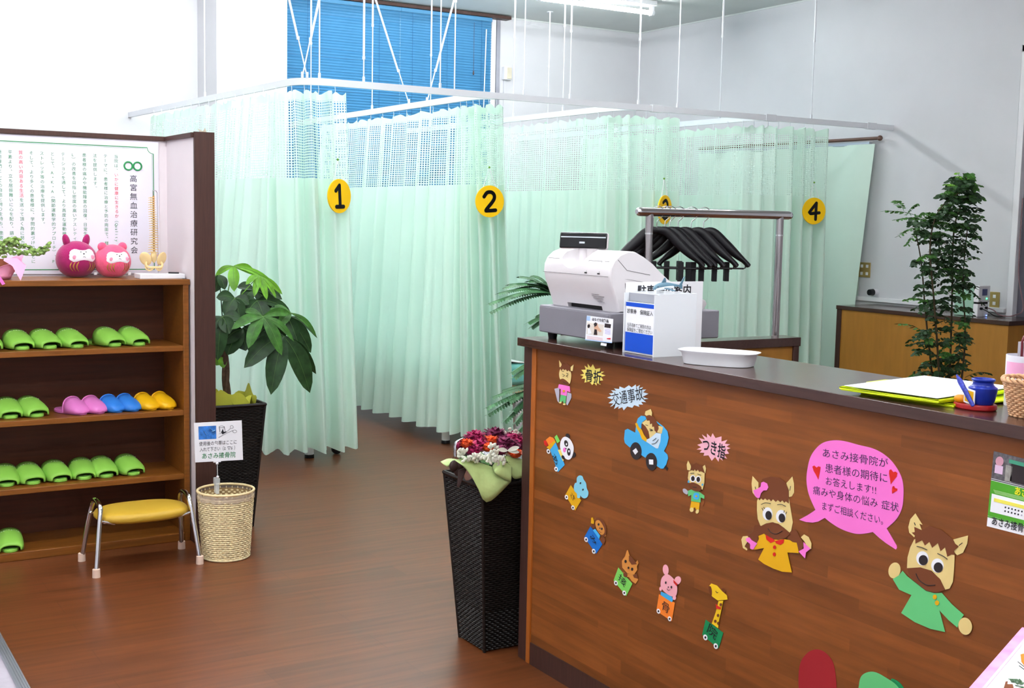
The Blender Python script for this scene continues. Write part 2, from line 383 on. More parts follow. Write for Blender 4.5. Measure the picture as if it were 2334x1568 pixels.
def plen(pts):
    a = [0]
    for i in range(1, len(pts)): a.append(a[-1]+(V(pts[i])-V(pts[i-1])).length)
    return a
def psample(pts, acc, u):
    d = u*acc[-1]
    for i in range(1, len(pts)):
        if d <= acc[i] or i == len(pts)-1:
            t = (d-acc[i-1])/max(1e-9, acc[i]-acc[i-1]); a, b_ = V(pts[i-1]), V(pts[i])
            tg = (b_-a).normalized(); return a.lerp(b_, t), V((-tg.y, tg.x, 0))
def curtain(name, label, top, bot, split, nfold_flat, nfold_bunch, loc, z0, z1, zs, hem_rise=0, seed=1, group=None, amp=(.034, .058)):
    """cloth hanging along the rail line `top`; `split` = share of the line that is stretched out, the rest is gathered"""
    t = thing(name, label, 'curtain', loc, group)
    rnd = random.Random(seed)
    tp = cr([(p[0], p[1], 0) for p in top], 8); bp = cr([(p[0], p[1], 0) for p in bot], 8)
    ta = plen(tp); ba = plen(bp)
    us = []; n1 = nfold_flat*10; n2 = nfold_bunch*10
    us += [(split*i/n1, 2*PI*i/10, 0) for i in range(n1)]
    us += [(split+(1-split)*i/n2, 2*PI*i/10, 1) for i in range(n2+1)]
    jit = [rnd.uniform(.35, 1.5) for _ in range(nfold_flat+nfold_bunch+3)]
    def surf(u, ph, bn, z, idx):
        k = (zs_top - z)/(zs_top - z0)          # 0 top .. 1 bottom
        a, na = psample(tp, ta, u); b_, nb = psample(bp, ba, u)
        p = a.lerp(b_, max(0, min(1, k))); nn = na.lerp(nb, k).normalized()
        am = (amp[1] if bn else amp[0])*jit[min(idx//10, len(jit)-1)]
        am *= .75+.35*k
        w = math.sin(ph+.6*math.sin(idx//10*2.3))+.22*math.sin(2*ph+1+1.5*k)+.2*pnoise(V((u*30, z*1.3, seed)))
        return p+nn*am*w+V((0, 0, z))
    zs_top = z1
    def panel(nm, za, zb, nz, m_, off=0, parent=t, ruffle=0):
        rows = []; uvs = []
        for j in range(nz+1):
            row = []
            for i, (u, ph, bn) in enumerate(us):
                z = za+(zb-za)*j/nz
                if ruffle and j == nz: z += ruffle*math.sin(ph*.5+i*.7)*.5
                if j == 0 and za < .3: z += hem_rise*(.5+.5*math.sin(u*9+seed))+.006*math.sin(ph)
                row.append(surf(u, ph, bn, z, i))
            rows.append(row)
        g = G().grid(rows); off_ = V(t.location)
        me = bpy.data.meshes.new(nm); me.from_pydata([tuple(p-off_) for p in g.v], [], g.f); me.shade_smooth()
        uvl = me.uv_layers.new(name='UVMap'); nu = len(us); ss = [0]
        r0 = rows[len(rows)//2]
        for i in range(1, nu): ss.append(ss[-1]+(r0[i]-r0[i-1]).length)
        for lp in me.loops:
            vi = lp.vertex_index; uvl.data[lp.index].uv = (ss[vi % nu], me.vertices[vi].co.z)
        me.materials.append(m_); o = bpy.data.objects.new(nm, me); COL.objects.link(o); o.parent = parent
        return o
    panel('cloth_panel', z0, zs, 12, m_cloth)
    panel('net_panel', zs, z1-.045, 5, m_net)
    panel('heading_band', z1-.045, z1, 2, m_cloth, ruffle=.02)
    # hooks between heading and rail
    g = G()
    for i in range(3, len(us), 10):
        p = surf(*us[i], z1, i)
        g.tube([(p.x, p.y, z1-.012), (p.x+.004, p.y, z1+.02), (p.x, p.y, z1+.048)], .0022, 5)
    o = g.build('curtain_hook', m_whitem, t); o['kind'] = 'stuff'
    return t
CZ0, CZ1, CZS = .10, 2.215, 1.714
curtain('cubicle_curtain', 'leftmost pale mint cubicle curtain with net top, behind the money tree', [(2.50, 9.40), (2.545, 8.2), (2.60, 7.05), (2.69, 6.80), (2.945, 6.75)],
        [(2.38, 9.40), (2.38, 8.2), (2.36, 7.05), (2.52, 6.78), (3.03, 6.73)], .80, 14, 6, (2.62, 6.9, CZ0), CZ0, CZ1, CZS, .004, 1, 'mint cubicle curtains')
curtain('cubicle_curtain', 'second pale mint cubicle curtain from left, in front of the blue blinds', [(3.83, 9.3), (3.86, 8.2), (3.88, 7.05), (3.93, 6.82), (4.02, 6.75)],
        [(3.69, 9.3), (3.69, 8.2), (3.735, 7.05), (3.90, 6.78), (4.11, 6.72)], .84, 11, 6, (3.9, 6.9, CZ0), CZ0, CZ1, CZS, .012, 2, 'mint cubicle curtains')
curtain('cubicle_curtain', 'third pale mint cubicle curtain from left, behind register and left rack post', [(4.97, 9.0), (4.97, 8.2), (4.97, 7.05), (5.05, 6.80), (5.44, 6.75)],
        [(4.92, 9.0), (4.92, 8.2), (4.92, 7.05), (5.02, 6.78), (5.46, 6.74)], .78, 12, 6, (5.0, 6.9, CZ0), CZ0, CZ1, CZS, .004, 3, 'mint cubicle curtains')
curtain('cubicle_curtain', 'rightmost pale mint cubicle curtain, beside the right post of the coat rack', [(6.16, 9.0), (6.16, 8.2), (6.17, 7.05), (6.27, 6.80), (6.85, 6.75)],
        [(6.12, 9.0), (6.12, 8.2), (6.13, 7.05), (6.25, 6.80), (6.87, 6.75)], .72, 12, 7, (6.2, 6.9, CZ0), CZ0, CZ1, CZS, .004, 4, 'mint cubicle curtains')

# ------------------------------------------------------------------ curtain rails
RZ = 2.275
def rail_bar(g, pts, w=.011, h=.020):
    pts = [V((p[0], p[1], RZ)) for p in pts]; rows = []
    for i, p in enumerate(pts):
        t_ = (pts[min(i+1, len(pts)-1)]-pts[max(i-1, 0)]).normalized(); n_ = V((-t_.y, t_.x, 0))
        rows.append([p+n_*w-V((0, 0, h)), p+n_*w+V((0, 0, h)), p-n_*w+V((0, 0, h)), p-n_*w-V((0, 0, h))])
    k = len(g.v); g.grid(rows, close_u=True); g.f.append((k+3, k+2, k+1, k)); e = k+4*(len(rows)-1); g.f.append((e, e+1, e+2, e+3))
def rod(parent, x, y, zj=2.85, x2=None):
    x2 = x if x2 is None else x2
    j = V((x, y, RZ+.02)).lerp(V((x2, y, ZC)), (zj-RZ)/(ZC-RZ))
    g = G().tube([(x, y, RZ+.02), j], .0042, 8).tube([j-V((0, 0, .01)), (x2, y, ZC)], .0072, 8).box((x-.006, y-.006, RZ+.015), (x+.006, y+.006, RZ+.05)).tube([j-V((0, 0, .012)), j+V((0, 0, .006))], .0095, 8).lathe([(0, 0), (.03, 0), (.03, .006), (0, .006)], (x2, y, ZC-.006), 12)
    return g.build('hanger_rod', m_whitem, parent)
def rodpx(parent, px, py, ax, v, zj=2.85):
    p = at(px, py, 'z', RZ+.02); q = at(px, py, ax, v)
    return rod(parent, q.x, q.y, zj)
tr = thing('curtain_rail', 'long white curtain rail running over all four cubicles to the right wall', 'rail', (5.0, 6.75, RZ))
g = G(); arc = [(2.65+.17*(1-math.cos(a)), 6.92-.17*math.sin(a)) for a in [R(q) for q in range(0, 91, 15)]]
rail_bar(g, [(2.519, YB)]+arc+[(XR, 6.75)]); g.build('track', m_whitem, tr, smooth=30)
for px in (371, 467, 587):
    d = at(px, 220, 'z', RZ); x = None
    # rail one runs from (2.65, 6.92) to (2.519, 10.1): meet it
    dd = d-CAM; t_ = (2.65+ (6.92-0)*.0412)/(dd.x+dd.y*.0412); rod(tr, dd.x*t_, dd.y*t_, 2.93 if px != 467 else 3.05)
for px, py, zj in ((728, 172, 2.74), (829, 176, 2.3), (1003, 205, 3.05), (1194, 212, 3.12), (1299, 222, 2.72), (1455, 235, 2.72), (1544, 245, 3.03), (1849, 262, 2.86)):
    p = at(px, py, 'y', 6.75); rod(tr, p.x, 6.75, max(zj, 2.42))
p = at(700, 178, 'y', 6.76); rod(tr, p.x, 6.76, 2.5, p.x-.28); rod(tr, p.x-.03, 6.76, 2.5, p.x+.22)
for px in (1497, 1755, 1985):
    p = at(px, 255+(px-1497)*.07, 'y', 6.75); G().box((p.x-.05, 6.735, RZ-.025), (p.x+.05, 6.765, RZ+.026)).build('joint_sleeve', m_whitem, tr, bevel=.002)
for nm, xa, ya, xb, ends in (('crossing in front of the blue blinds', 3.88, 6.95, 3.87, [(848, 3.875), (1035, 3.88)]), ('between the blinds and the coat rack', 5.0, 6.95, 4.98, [(1170, 4.99), (1283, 5.0)]), ('nearest the right wall', 6.21, 6.95, 6.20, [(1641, 6.21)])):
    t = thing('curtain_rail', 'white side curtain rail %s' % nm, 'rail', (xa, 8.0, RZ), 'side curtain rails')
    g = G(); arc = [(xa+.15*(1-math.cos(a)), ya-.2*math.sin(a)) for a in [R(q) for q in range(0, 91, 15)]]
    rail_bar(g, [(xb, YB)]+arc); g.build('track', m_whitem, t, smooth=30)
    for px, x in ends:
        p = at(px, 250, 'x', x); rod(t, x, p.y, 2.9)
    if xa < 4:
        p = at(932, 232, 'x', 3.875); rod(t, 3.875, p.y, 2.5, 3.875-.42); rod(t, 3.875+.04, p.y-.2, 2.5, 3.875+.35)
    rod(t, xb, 9.6, 2.9)

# ------------------------------------------------------------------ numbered discs
m_disc = mat('yellow_card', (250, 200, 10), .5, var=.02)
def stroke(g, pts, w, y):
    pts = [V((p[0], y, p[1])) for p in pts]
    if len(pts) > 4: pts = cr(pts, 4)
    for a, b_ in zip(pts, pts[1:]):
        d = (b_-a).normalized(); n_ = V((-d.z, 0, d.x))*w; ol = []
        for k in range(7): an = PI/2+PI*k/6; ol.append(a+d*w*math.cos(an)+n_*math.sin(an))
        for k in range(7): an = -PI/2+PI*k/6; ol.append(b_+d*w*math.cos(an)+n_*math.sin(an))
        g.prism(ol, (0, -.002, 0))
DG = {'1': [[(-.035, .03), (-.004, .062), (.004, -.058)], [(-.028, -.062), (.034, -.060)]],
      '2': [[(-.042, .028), (-.022, .054), (.006, .058), (.026, .044), (.03, .022), (.016, -.004), (-.026, -.054), (-.01, -.058), (.04, -.054)]],
      '3': [[(-.034, .048), (0, .064), (.028, .045), (.026, .018), (-.006, .002), (.03, -.012), (.034, -.04), (.004, -.062), (-.034, -.048)]],
      '4': [[(.016, .06), (-.042, -.01), (-.03, -.02), (.044, -.012)], [(.016, .06), (.014, -.062)]]}
for num, px, py, yaw in (('1', 773, 447, 25), ('2', 1116, 459, -4), ('3', 1515, 478, 24), ('4', 1855, 481, -12)):
    p = at(px, py, 'y', 6.66)
    t = thing('number_disc', 'round yellow card disc with black numeral %s hanging on the mint curtain' % {'1': 'one', '2': 'two', '3': 'three', '4': 'four'}[num], 'sign', p, 'numbered cubicle discs', R(yaw))
    G().lathe([(0, -.004), (.099, -.004), (.1, 0), (.099, .004), (0, .004)], n=40).xf(Matrix.Rotation(R(90), 4, 'X')).build('disc', m_disc, t, local=True)
    g = G()
    for s in DG[num]: stroke(g, s, .0115 if num != '3' else .011, -.0045)
    g.build('numeral', m_black, t, local=True, smooth=0)
    G().tube([(-.045, .004, .085), (0, .012, .21), (.045, .004, .085)], .0022, 6).build('hanging_wire', m_white, t, local=True)
    G().ball((0, .012, .212), .007, 8, 6).build('pin_head', m_leafl, t, local=True)

# ------------------------------------------------------------------ wall curtain with rod on the right wall
t = thing('wall_curtain', 'plain green curtain sheet hanging from a brown rod on the right wall', 'curtain', (7.5, 7.9, .1))
G().tube([(7.52, 9.0, 2.195), (7.52, 6.82, 2.195)], .014, 10).ball((7.52, 6.81, 2.195), .022).build('rod', mat('brown_rod', (96, 70, 60), .4), t)
G().box((7.50, 6.9, 2.145), (7.535, 8.95, 2.17)).build('track', m_alu, t)
rows = []
for j in range(13):
    k = j/12; ya = 6.84+.02*k+.16*(k**1.0)
    rows.append([(7.50-.02*math.sin(i*.55)-.012*math.sin(i*.21+k*2), ya+(8.98-ya)*i/50, 2.15-2.0*k) for i in range(51)])
m_cloth2 = cloth_mat('green_sheet_cloth', (222, 242, 230), trans=.15)
me = G().grid(rows).build('cloth_panel', m_cloth2, t, smooth=180)
G().box((7.505, 7.02, .9), (XR, 7.028, 1.2)).build('cloth_edge', m_cloth2, t)

# ------------------------------------------------------------------ shoe shelf
SF, SB = 5.45, 5.79
t = thing('shoe_shelf', 'brown wooden open shoe shelf with slippers, against the white partition', 'shelf', (.95, SF, 0))
G().box((1.588, SF, 0), (1.613, SB, 1.203)).build('side_panel', m_shelfw, t, bevel=.002)
G().box((.10, SF, 0), (.125, SB, 1.203)).build('side_panel', m_shelfw, t, bevel=.002)
G().box((.125, SB-.012, .02), (1.588, SB, 1.178)).build('back_panel', m_shelfb, t, smooth=0)
SHZ = [.036, .313, .607, .902]
G().box((.10, SF-.004, 1.178), (1.618, SB, 1.203)).build('top_board', m_shelfw, t, bevel=.002)
for z in SHZ[1:]: G().box((.125, SF+.004, z-.024), (1.588, SB-.012, z)).build('shelf_board', m_shelfw, t, bevel=.002)
G().box((.125, SF+.004, 0), (1.588, SB-.012, .036)).build('bottom_board', m_shelfw, t, bevel=.002)

# slippers, toe towards -Y in their own space
def slipper_g(open_toe, Ln=.25, Wd=.056, H=.076):
    so = G(); ol = []
    for a in range(28):
        th = 2*PI*a/28; x = math.cos(th); y = math.sin(th)
        w = Wd*(.98 if y < 0 else .86-.10*math.sin(min(PI, y*PI)))
        ol.append(V((math.copysign(abs(x)**.8, x)*w, -Ln/2*math.copysign(abs(-y)**.85, -y)*-1, 0)))
    so.prism(ol, (0, 0, .014))
    ins = G().prism([V((p.x*.88, p.y*.94, .014)) for p in ol], (0, 0, .003))
    up = G(); n = 16; rows = []; q = Ln/.25; w_ = Wd/.056; h_ = H/.076
    prof = ([(.003, .042, .024), (.010, .049, .033), (.026, .055, .045), (.052, .057, .057), (.085, .0575, .068), (.118, .057, .076)] if open_toe else
            [(-.004, .012, .010), (.000, .030, .020), (.010, .043, .031), (.028, .051, .043), (.055, .055, .056), (.085, .056, .067), (.118, .055, .075)])
    for y, wd, h in prof:
        rows.append([(wd*w_*math.cos(PI*i/n), -Ln/2+y*q, .008+h*h_*math.sin(PI*i/n)**.54) for i in range(n+1)])
    if not open_toe: rows.insert(0, [(.008*w_*math.cos(PI*i/n), -Ln/2-.004, .009) for i in range(n+1)])
    up.grid(rows)
    return so, ins, up
def make_slipper(m_, label, group, open_toe=True, **kw):
    t = thing('slipper', label, 'slipper', (0, 0, 0), group)
    so, ins, up = slipper_g(open_toe, **kw)
    so.build('sole', m_, t, local=True, bevel=.003); ins.build('insole', m_insole if open_toe else m_, t, local=True)
    u = up.build('upper', m_, t, local=True, smooth=60); md = u.modifiers.new('s', 'SOLIDIFY'); md.thickness = .005; md.offset = -1
    if open_toe: G().grid([[(-.035+.07*i/9, .0-.01, .001+.006+.066*math.sin(PI*(.16+.68*i/9))**.72+dz) for i in range(10)] for dz in (.0, -.0)]).v
    return t
m_gslip = mat('green_rubber', (138, 194, 78), .38, var=.03)
m_insole = mat('slipper_insole', (92, 140, 56), .7)
m_print = mat('grey_print', (186, 210, 170), .6)
first = None; names = {1: 'bottom shelf board', 2: 'second shelf from the floor', 3: 'third shelf from the floor', 4: 'uppermost slipper board'}
order = ['leftmost', 'second from left', 'third from left', 'fourth from left', 'fifth from left', 'rightmost']
SL = {4: [(-18, 800, 14), (55, 794, 14), (120, 790, 20), (182, 785, 22), (268, 781, 22), (323, 778, 22)],
      3: [(27, 955, 8), (90, 949, 20)],
      2: [(17, 1112, 2), (80, 1107, 12), (142, 1100, 14), (195, 1094, 4), (247, 1090, 10), (310, 1086, 16)],
      1: [(25, 1268, 0)]}
for row in (4, 3, 2, 1):
    L_ = SL[row]
    for i, (px, py, yw) in enumerate(L_):
        z = SHZ[row-1]; p = at(px, py-2, 'z', z); y = max(SF+.012, min(p.y, SF+.06))
        q = at(px, py-2, 'y', y)
        a = R(yw-5); cx = q.x-math.sin(a)*.125; cy = y+math.cos(a)*.125
        wh = (order[i] if len(L_) == 6 else ('left one of two' if i == 0 else 'right one of two') if len(L_) == 2 else 'the only one')
        lab = 'green open-toed slipper on the %s, %s' % (names[row], wh)
        if first is None:
            first = make_slipper(m_gslip, lab, 'green slippers on the shoe shelf')
            g = G(); k = 0
            for i_ in range(9):
                a_ = PI*(.26+.48*i_/8); x = .056*math.cos(a_); zt = .008+.0695*math.sin(a_)**.54+.0012
                g.box((x-.0022, -.036+.003*((i_*7) % 3), zt-.0015), (x+.0022, -.030, zt+.0006))
            g.build('embossed_print', m_print, first, local=True, smooth=0)
            first.location = (cx, cy, z); first.rotation_euler = (0, 0, a)
        else: dup(first, (cx, cy, z), a, lab)
for mm, nm, ps in ((mat('pink_child_slipper', (224, 124, 196), .35, var=.05), 'pink', [(190, 938), (231, 934)]), (mat('blue_child_slipper', (52, 124, 212), .35, var=.05), 'blue', [(272, 931), (309, 929)]), (mat('yellow_child_slipper', (232, 176, 20), .35, var=.06), 'yellow', [(350, 929), (389, 925)])):
    f2 = None
    for i, (px, py) in enumerate(ps):
        q = at(px, py, 'y', SF+.055); a = R(24); loc = (q.x-math.sin(a)*.09, SF+.055+math.cos(a)*.09, SHZ[2])
        lab = '%s closed child slipper on the third shelf, %s one of its pair' % (nm, 'left' if i == 0 else 'right')
        if f2 is None:
            f2 = make_slipper(mm, lab, 'child slippers on the third shelf', False, Ln=.195, Wd=.046, H=.066); f2.location = loc; f2.rotation_euler = (0, 0, a)
            G().tube([(.047*math.cos(PI*i_/14), -.008, .008+.0655*math.sin(PI*i_/14)**.54) for i_ in range(15)], .003, 6).build('collar_piping', mm, f2, local=True)
        else: dup(f2, loc, a, lab)
# ------------------------------------------------------------------ framed notice on the partition
py_ = PYB-.006
t = thing('notice_poster', 'white notice with green border and vertical Japanese writing on the partition wall', 'poster', (1.0, PYB, 1.21))
G().box((.20, PYB-.006, 1.212), (1.582, PYB-.0005, 1.828)).build('sheet', mat('notice_paper', (226, 222, 233), .6, var=.005), t, smooth=0)
yy = PYB-.0068
m_gink = mat('green_ink', (40, 128, 72), .6); m_rink = mat('red_ink', (214, 60, 74), .6)
g = G(); xr_, zt_, zb_ = 1.558, 1.800, 1.232; nt_ = .028
def line(g, a, b_, w):
    a = V((a[0], yy, a[1])); b_ = V((b_[0], yy, b_[1])); d = (b_-a).normalized(); n_ = V((-d.z, 0, d.x))*w/2
    g.poly([a+n_, b_+n_, b_-n_, a-n_])
line(g, (.23, zt_), (xr_-nt_, zt_), .0038); line(g, (xr_, zt_-nt_), (xr_, zb_), .0038); line(g, (.23, zb_), (xr_, zb_), .0038)
ap = [(xr_-nt_*math.cos(R(a)), zt_-nt_*math.sin(R(a))) for a in range(0, 91, 15)]
for a, b_ in zip(ap, ap[1:]): line(g, a, b_, .0028)
line(g, (.23, zt_-.006), (xr_-nt_-.004, zt_-.006), .0010); line(g, (xr_-.006, zt_-nt_-.004), (xr_-.006, zb_), .0010)
for cx in (1.442, 1.484):
    pts = [(cx+.0185*math.cos(R(a)), 1.712+.0185*math.sin(R(a))) for a in range(0, 361, 20)]
    g.tube([V((a, yy, b_)) for a, b_ in pts[:-1]], .0042, 6, closed=True)
g.build('border_and_emblem', m_gink, t, smooth=0)
def column(g, s, x, ztop, em, pitch, bold=0.0, skip=None):
    z = ztop
    for i, ch in enumerate(s):
        if ch not in ' 　' and (skip is None or skip(i)):
            rot = ch in 'ー（）QualityofL' and not ch == 'L'
            dv = em*.55 if ch in '、。' else 0
            put(g, ch, V((x-em/2+dv, yy, z-em*.88+dv)), V((em, 0, 0)), V((0, 0, em)), bold, rot)
        z -= pitch*(.62 if ch in 'Qualityof' else 1)
COLS = ['当院は、いかに健康に生きるか（Quality of', 'テーマに、患者様に治療と予防の両面で、様々', '法を提供します。', '患者様の痛みや機能障害の回復、日常生活', 'L）の改善を目指し密度の高いアスレティ',
        'テーションを通して、より高度な運動機能の回', 'として、A・K・A（関節運動学的アプローチ）、P・N・F', 'ストレッチ等の治療を提供します。', 'そして、より多くの患者様に、学問的裏づけのもとに、',
        '質の高い内容ある生活を送って頂く為に努力し', '平素より、立ち居振舞いに心を配り、語らい', '施術専門としての自信と誇りを持ち、患者']
gg, gr_ = G(), G()
for k, s in enumerate(COLS):
    x = at(265-24.1*k, 400, 'y', yy).x; em = .0185; pt = .0210
    zt = 1.762
    rs = (lambda i, k=k: (k == 0 and 4 <= i < 14) or (k == 9 and i < 10))
    n_max = 24
    column(gg, s[:n_max], x, zt, em, pt, .0, lambda i: not rs(i)); column(gr_, s[:n_max], x, zt, em, pt, .0, rs)
gg.build('lettering', m_gink, t, smooth=0); gr_.build('lettering', m_rink, t, smooth=0)
g = G(); column(g, '高宮無血治療研究会', at(304, 400, 'y', yy).x, 1.672, .035, .0415, .0); g.build('lettering', m_ink, t, smooth=0)

# ------------------------------------------------------------------ things on top of the shelf
ST = 1.203
def plush(px, w, rgb, lab, pointed, stripes_rgb):
    p = at(px, 632, 'z', ST); p.z = ST
    t = thing('daruma_plush', lab, 'plush toy', (p.x, p.y, ST), 'round plush toys on the shelf', R(12))
    mp_ = mat('plush_'+lab.split()[0], rgb, .95, var=.06, vs=60, bump=.35, bs=260, sheen=.3)
    r = w/2; F = lambda a, e, rr=1.0: V((r*1.03*math.sin(a)*math.cos(e)*rr, -r*.92*math.cos(a)*math.cos(e)*rr, max(.003, r*.90+r*.96*math.sin(e)*rr)))
    G().grid([[F(2*PI*i/32, -PI/2+PI*k/18) for i in range(32)] for k in range(19)], close_u=True).build('body', mp_, t, local=True)
    for s in (-1, 1):
        if pointed: G().ball((s*r*.52, 0, r*1.86), (r*.19, r*.16, r*.36), 12, 8, Matrix.Rotation(s*R(14), 3, 'Y')).build('ear', mp_, t, local=True)
        else: G().ball((s*r*.60, 0, r*1.72), (r*.27, r*.2, r*.27), 12, 8).build('ear', mp_, t, local=True)
    def patch(a0, a1, e0, e1, m_, nm, rr, sup=4, parent=t):
        g = G(); c = G(); n = 26; ac, ec = (a0+a1)/2, (e0+e1)/2; rows = []
        for q in (0, .35, .7, 1):
            row = []
            for k in range(n):
                th = 2*PI*k/n; x = math.copysign(abs(math.cos(th))**(2/sup), math.cos(th)); y = math.copysign(abs(math.sin(th))**(2/sup), math.sin(th))
                row.append(F(ac+(a1-a0)/2*x*q, ec+(e1-e0)/2*y*q, rr if q < 1 else rr-.03))
            rows.append(row)
        g.grid(rows, close_u=True); return g.build(nm, m_, parent, local=True)
    wm = m_pw
    g = G(); n = 30; rows = []
    for q in (0, .4, .75, 1):
        row = []
        for k in range(n):
            th = 2*PI*k/n; x = math.cos(th); y = math.sin(th)
            e = .28+.42*math.copysign(abs(y)**.55, y)*(1-.28*math.exp(-(x/.28)**2))
            row.append(F(.80*math.copysign(abs(x)**.6, x)*q, .28+(e-.28)*q, 1.03 if q < 1 else .985))
        rows.append(row)
    fc = G().grid(rows, close_u=True).build('face', wm, t, local=True)
    for s in (-1, 1):
        G().ball(F(s*.46, .16, 1.03), (r*.11, r*.03, r*.11), 10, 6).build('cheek', m_cheek, fc, local=True)
        G().ball(F(s*.14, .44, 1.03), (r*.03, r*.02, r*.03), 8, 5).build('eye', m_black, fc, local=True)
    G().ball(F(0, .34, 1.035), (r*.045, r*.03, r*.035), 8, 5).build('nose', m_black, fc, local=True)
    G().tube([F(-.06, .17, 1.03), F(.0, .20, 1.035), F(.07, .15, 1.03)], r*.012, 5).build('mouth', m_black, fc, local=True)
    for s in (-1, 1):
        for k, a in enumerate((.30, .46, .62)):
            pts = [F(s*(a-.05+.12*math.sin(PI*q/8)), -.62+.55*q/8, 1.015) for q in range(9)]
            G().tube(pts, [r*.055*math.sin(PI*(q+.6)/9.2) for q in range(9)], 6, flat=.4).build('gold_stripe', m_gold, t, local=True)
    G().box((r*.70, -r*.50, .012), (r*.86, -r*.47, .024)).build('care_tag', m_paper, t, local=True)
m_pw = mat('white_felt', (240, 232, 238), .95, bump=.2, bs=300); m_cheek = mat('cheek_felt', (232, 150, 176), .9); m_gold = mat('gold_felt', (176, 124, 62), .8)
plush(175, .175, (150, 14, 86), 'magenta round daruma plush with upright pointed ears, on the shelf top', True, 0)
plush(257, .160, (222, 84, 120), 'pink round daruma plush with small round ears, on the shelf top', False, 0)

# spine model on white block
p = at(330, 634, 'z', ST)
t = thing('spine_model', 'small model of a human spine and pelvis on a white block stand', 'anatomical model', (1.50, 5.62, ST))
m_bone = mat('bone_plastic', (224, 194, 140), .45, var=.06)
G().box((1.410, 5.50, ST), (1.612, 5.60, ST+.022)).build('base', m_white, t, bevel=.002)
bx_, by_ = 1.488, 5.56
g = G(); N_ = 24
for k in range(N_):
    f = k/(N_-1); z = ST+.115+.245*f**.97; r = .0135-.0045*f; x = bx_-.002+.004*math.sin(f*5); h = .0062-.0014*f
    vb = G().lathe([(r*.9, 0), (r, .001), (r*.86, h*.5), (r, h-.001), (r*.9, h)], (x, by_, z), 12)
    for s in (-1, 1): vb.tube([(x, by_, z+h/2), (x+s*r*1.75, by_+.004, z+h/2-.002)], [.003, .0014], 6)
    vb.tube([(x, by_+r, z+h/2), (x, by_+r+.008, z-.001)], [.003, .0015], 6)
    vb.build('vertebra', m_bone, t)
G().tube([(bx_+.003, by_+.006, ST+.1), (bx_+.003, by_+.006, ST+.372)], .004, 6).build('spinal_disc_core', mat('disc_rubber', (206, 150, 80), .6), t)
g = G().lathe([(.004, 0), (.012, .012), (.015, .035), (.012, .045)], (bx_, by_, ST+.07), 10); g.build('sacrum', m_bone, t)
for s in (-1, 1):
    g = G().ball((bx_+s*.036, by_+.004, ST+.088), (.026, .007, .032), 16, 10, Matrix.Rotation(s*R(24), 3, 'Y') @ Matrix.Rotation(s*R(28), 3, 'Z'))
    g.tube(cr([(bx_+s*.030, by_+.006, ST+.080), (bx_+s*.036, by_-.006, ST+.060), (bx_+s*.026, by_-.014, ST+.050), (bx_, by_-.016, ST+.050)], 5), .0052, 8)
    g.tube(cr([(bx_+s*.038, by_, ST+.070), (bx_+s*.034, by_+.002, ST+.045), (bx_+s*.020, by_-.006, ST+.036), (bx_+s*.008, by_-.014, ST+.046)], 5), .0046, 8)
    g.build('hip_bone', m_bone, t)
G().tube([(1.510, 5.57, ST+.02), (1.508, 5.57, ST+.385), (1.502, 5.568, ST+.394), (1.488, 5.562, ST+.394), (1.486, 5.56, ST+.37)], .0022, 8).build('support_rod', m_chrome, t)
pn = G().tube([(1.548, 5.54, ST+.0255), (1.588, 5.515, ST+.0255)], .0035, 8).build('pen', m_black); tag(pn, 'short dark pen lying on the white block of the spine model', 'pen')

# small plant with pink wrap at the left edge
t = thing('wrapped_potted_plant', 'small trailing potted plant in pink wrapping paper on the shelf top', 'potted plant', (.83, 5.58, ST))
G().lathe([(.03, 0), (.045, .06), (.05, .085), (.046, .085), (.04, .06)], (.83, 5.58, ST), 20).build('pot', mat('terracotta', (150, 92, 62), .8), t)
G().lathe([(0, .075), (.045, .075)], (.83, 5.58, ST), 16).build('soil', m_soil, t)
m_pwrap = mat('pink_tissue', (246, 168, 204), .7, var=.05, bump=.2, bs=40)
rows = []
for j in range(7):
    k = j/6; rows.append([(.83+(.05+.05*k+.012*math.sin(5*a)*k)*math.cos(a), 5.57+(.045+.03*k+.01*math.sin(5*a+1)*k)*math.sin(a), ST+.002+.088*k-(.035*k**3 if math.sin(a) < 0 else 0)+.012*k*math.sin(4*a)) for a in [2*PI*i/36 for i in range(36)]])
o = G().grid(rows, close_u=True).build('wrapping_paper', m_pwrap, t, smooth=60); o.modifiers.new('s', 'SOLIDIFY').thickness = .001
def pxy(px, py, y): return at(px, py, 'y', y)
fl = [pxy(10, 588, 5.51), pxy(40, 588, 5.50), pxy(60, 605, 5.495), pxy(47, 640, 5.47), pxy(28, 606, 5.49), pxy(8, 594, 5.50)]
G().prism(fl, (0, .0015, 0)).build('paper_flap', m_pwrap, t, smooth=0)
G().prism([pxy(-6, 632, 5.44), pxy(0, 628, 5.44), pxy(12, 647, 5.44), pxy(5, 650, 5.44)], (0, .001, 0)).build('ribbon_end', m_pink, t, smooth=0)
g = G(); gl_ = G()
for k in range(9):
    a0 = random.uniform(0, 2*PI); pts = [V((.82+.02*math.cos(a0), 5.57, ST+.085)), V((.80+random.uniform(-.03, .05), 5.55, ST+.12+random.uniform(0, .03))), V((.84+random.uniform(-.05, .06), 5.53, ST+.10+random.uniform(0, .05)))]
    g.tube(cr(pts, 4), .0015, 5)
for yv, pl in ((5.52, [(20, 575), (45, 580), (75, 582), (100, 578), (112, 562)]), (5.54, [(10, 560), (40, 562), (70, 570), (95, 572)]), (5.53, [(5, 565), (25, 550), (45, 556)])):
    pts = cr([pxy(a, b_, yv) for a, b_ in pl], 6); g.tube(pts, .0012, 5)
    for p in pts: 
        for _ in range(2): leaf_c = p+V((random.uniform(-.012, .012), random.uniform(-.01, .01), random.uniform(0, .018))); gl_.ball(leaf_c, (.011, .003, .006), 6, 4, Matrix.Rotation(random.uniform(-.8, .8), 3, 'Y'))
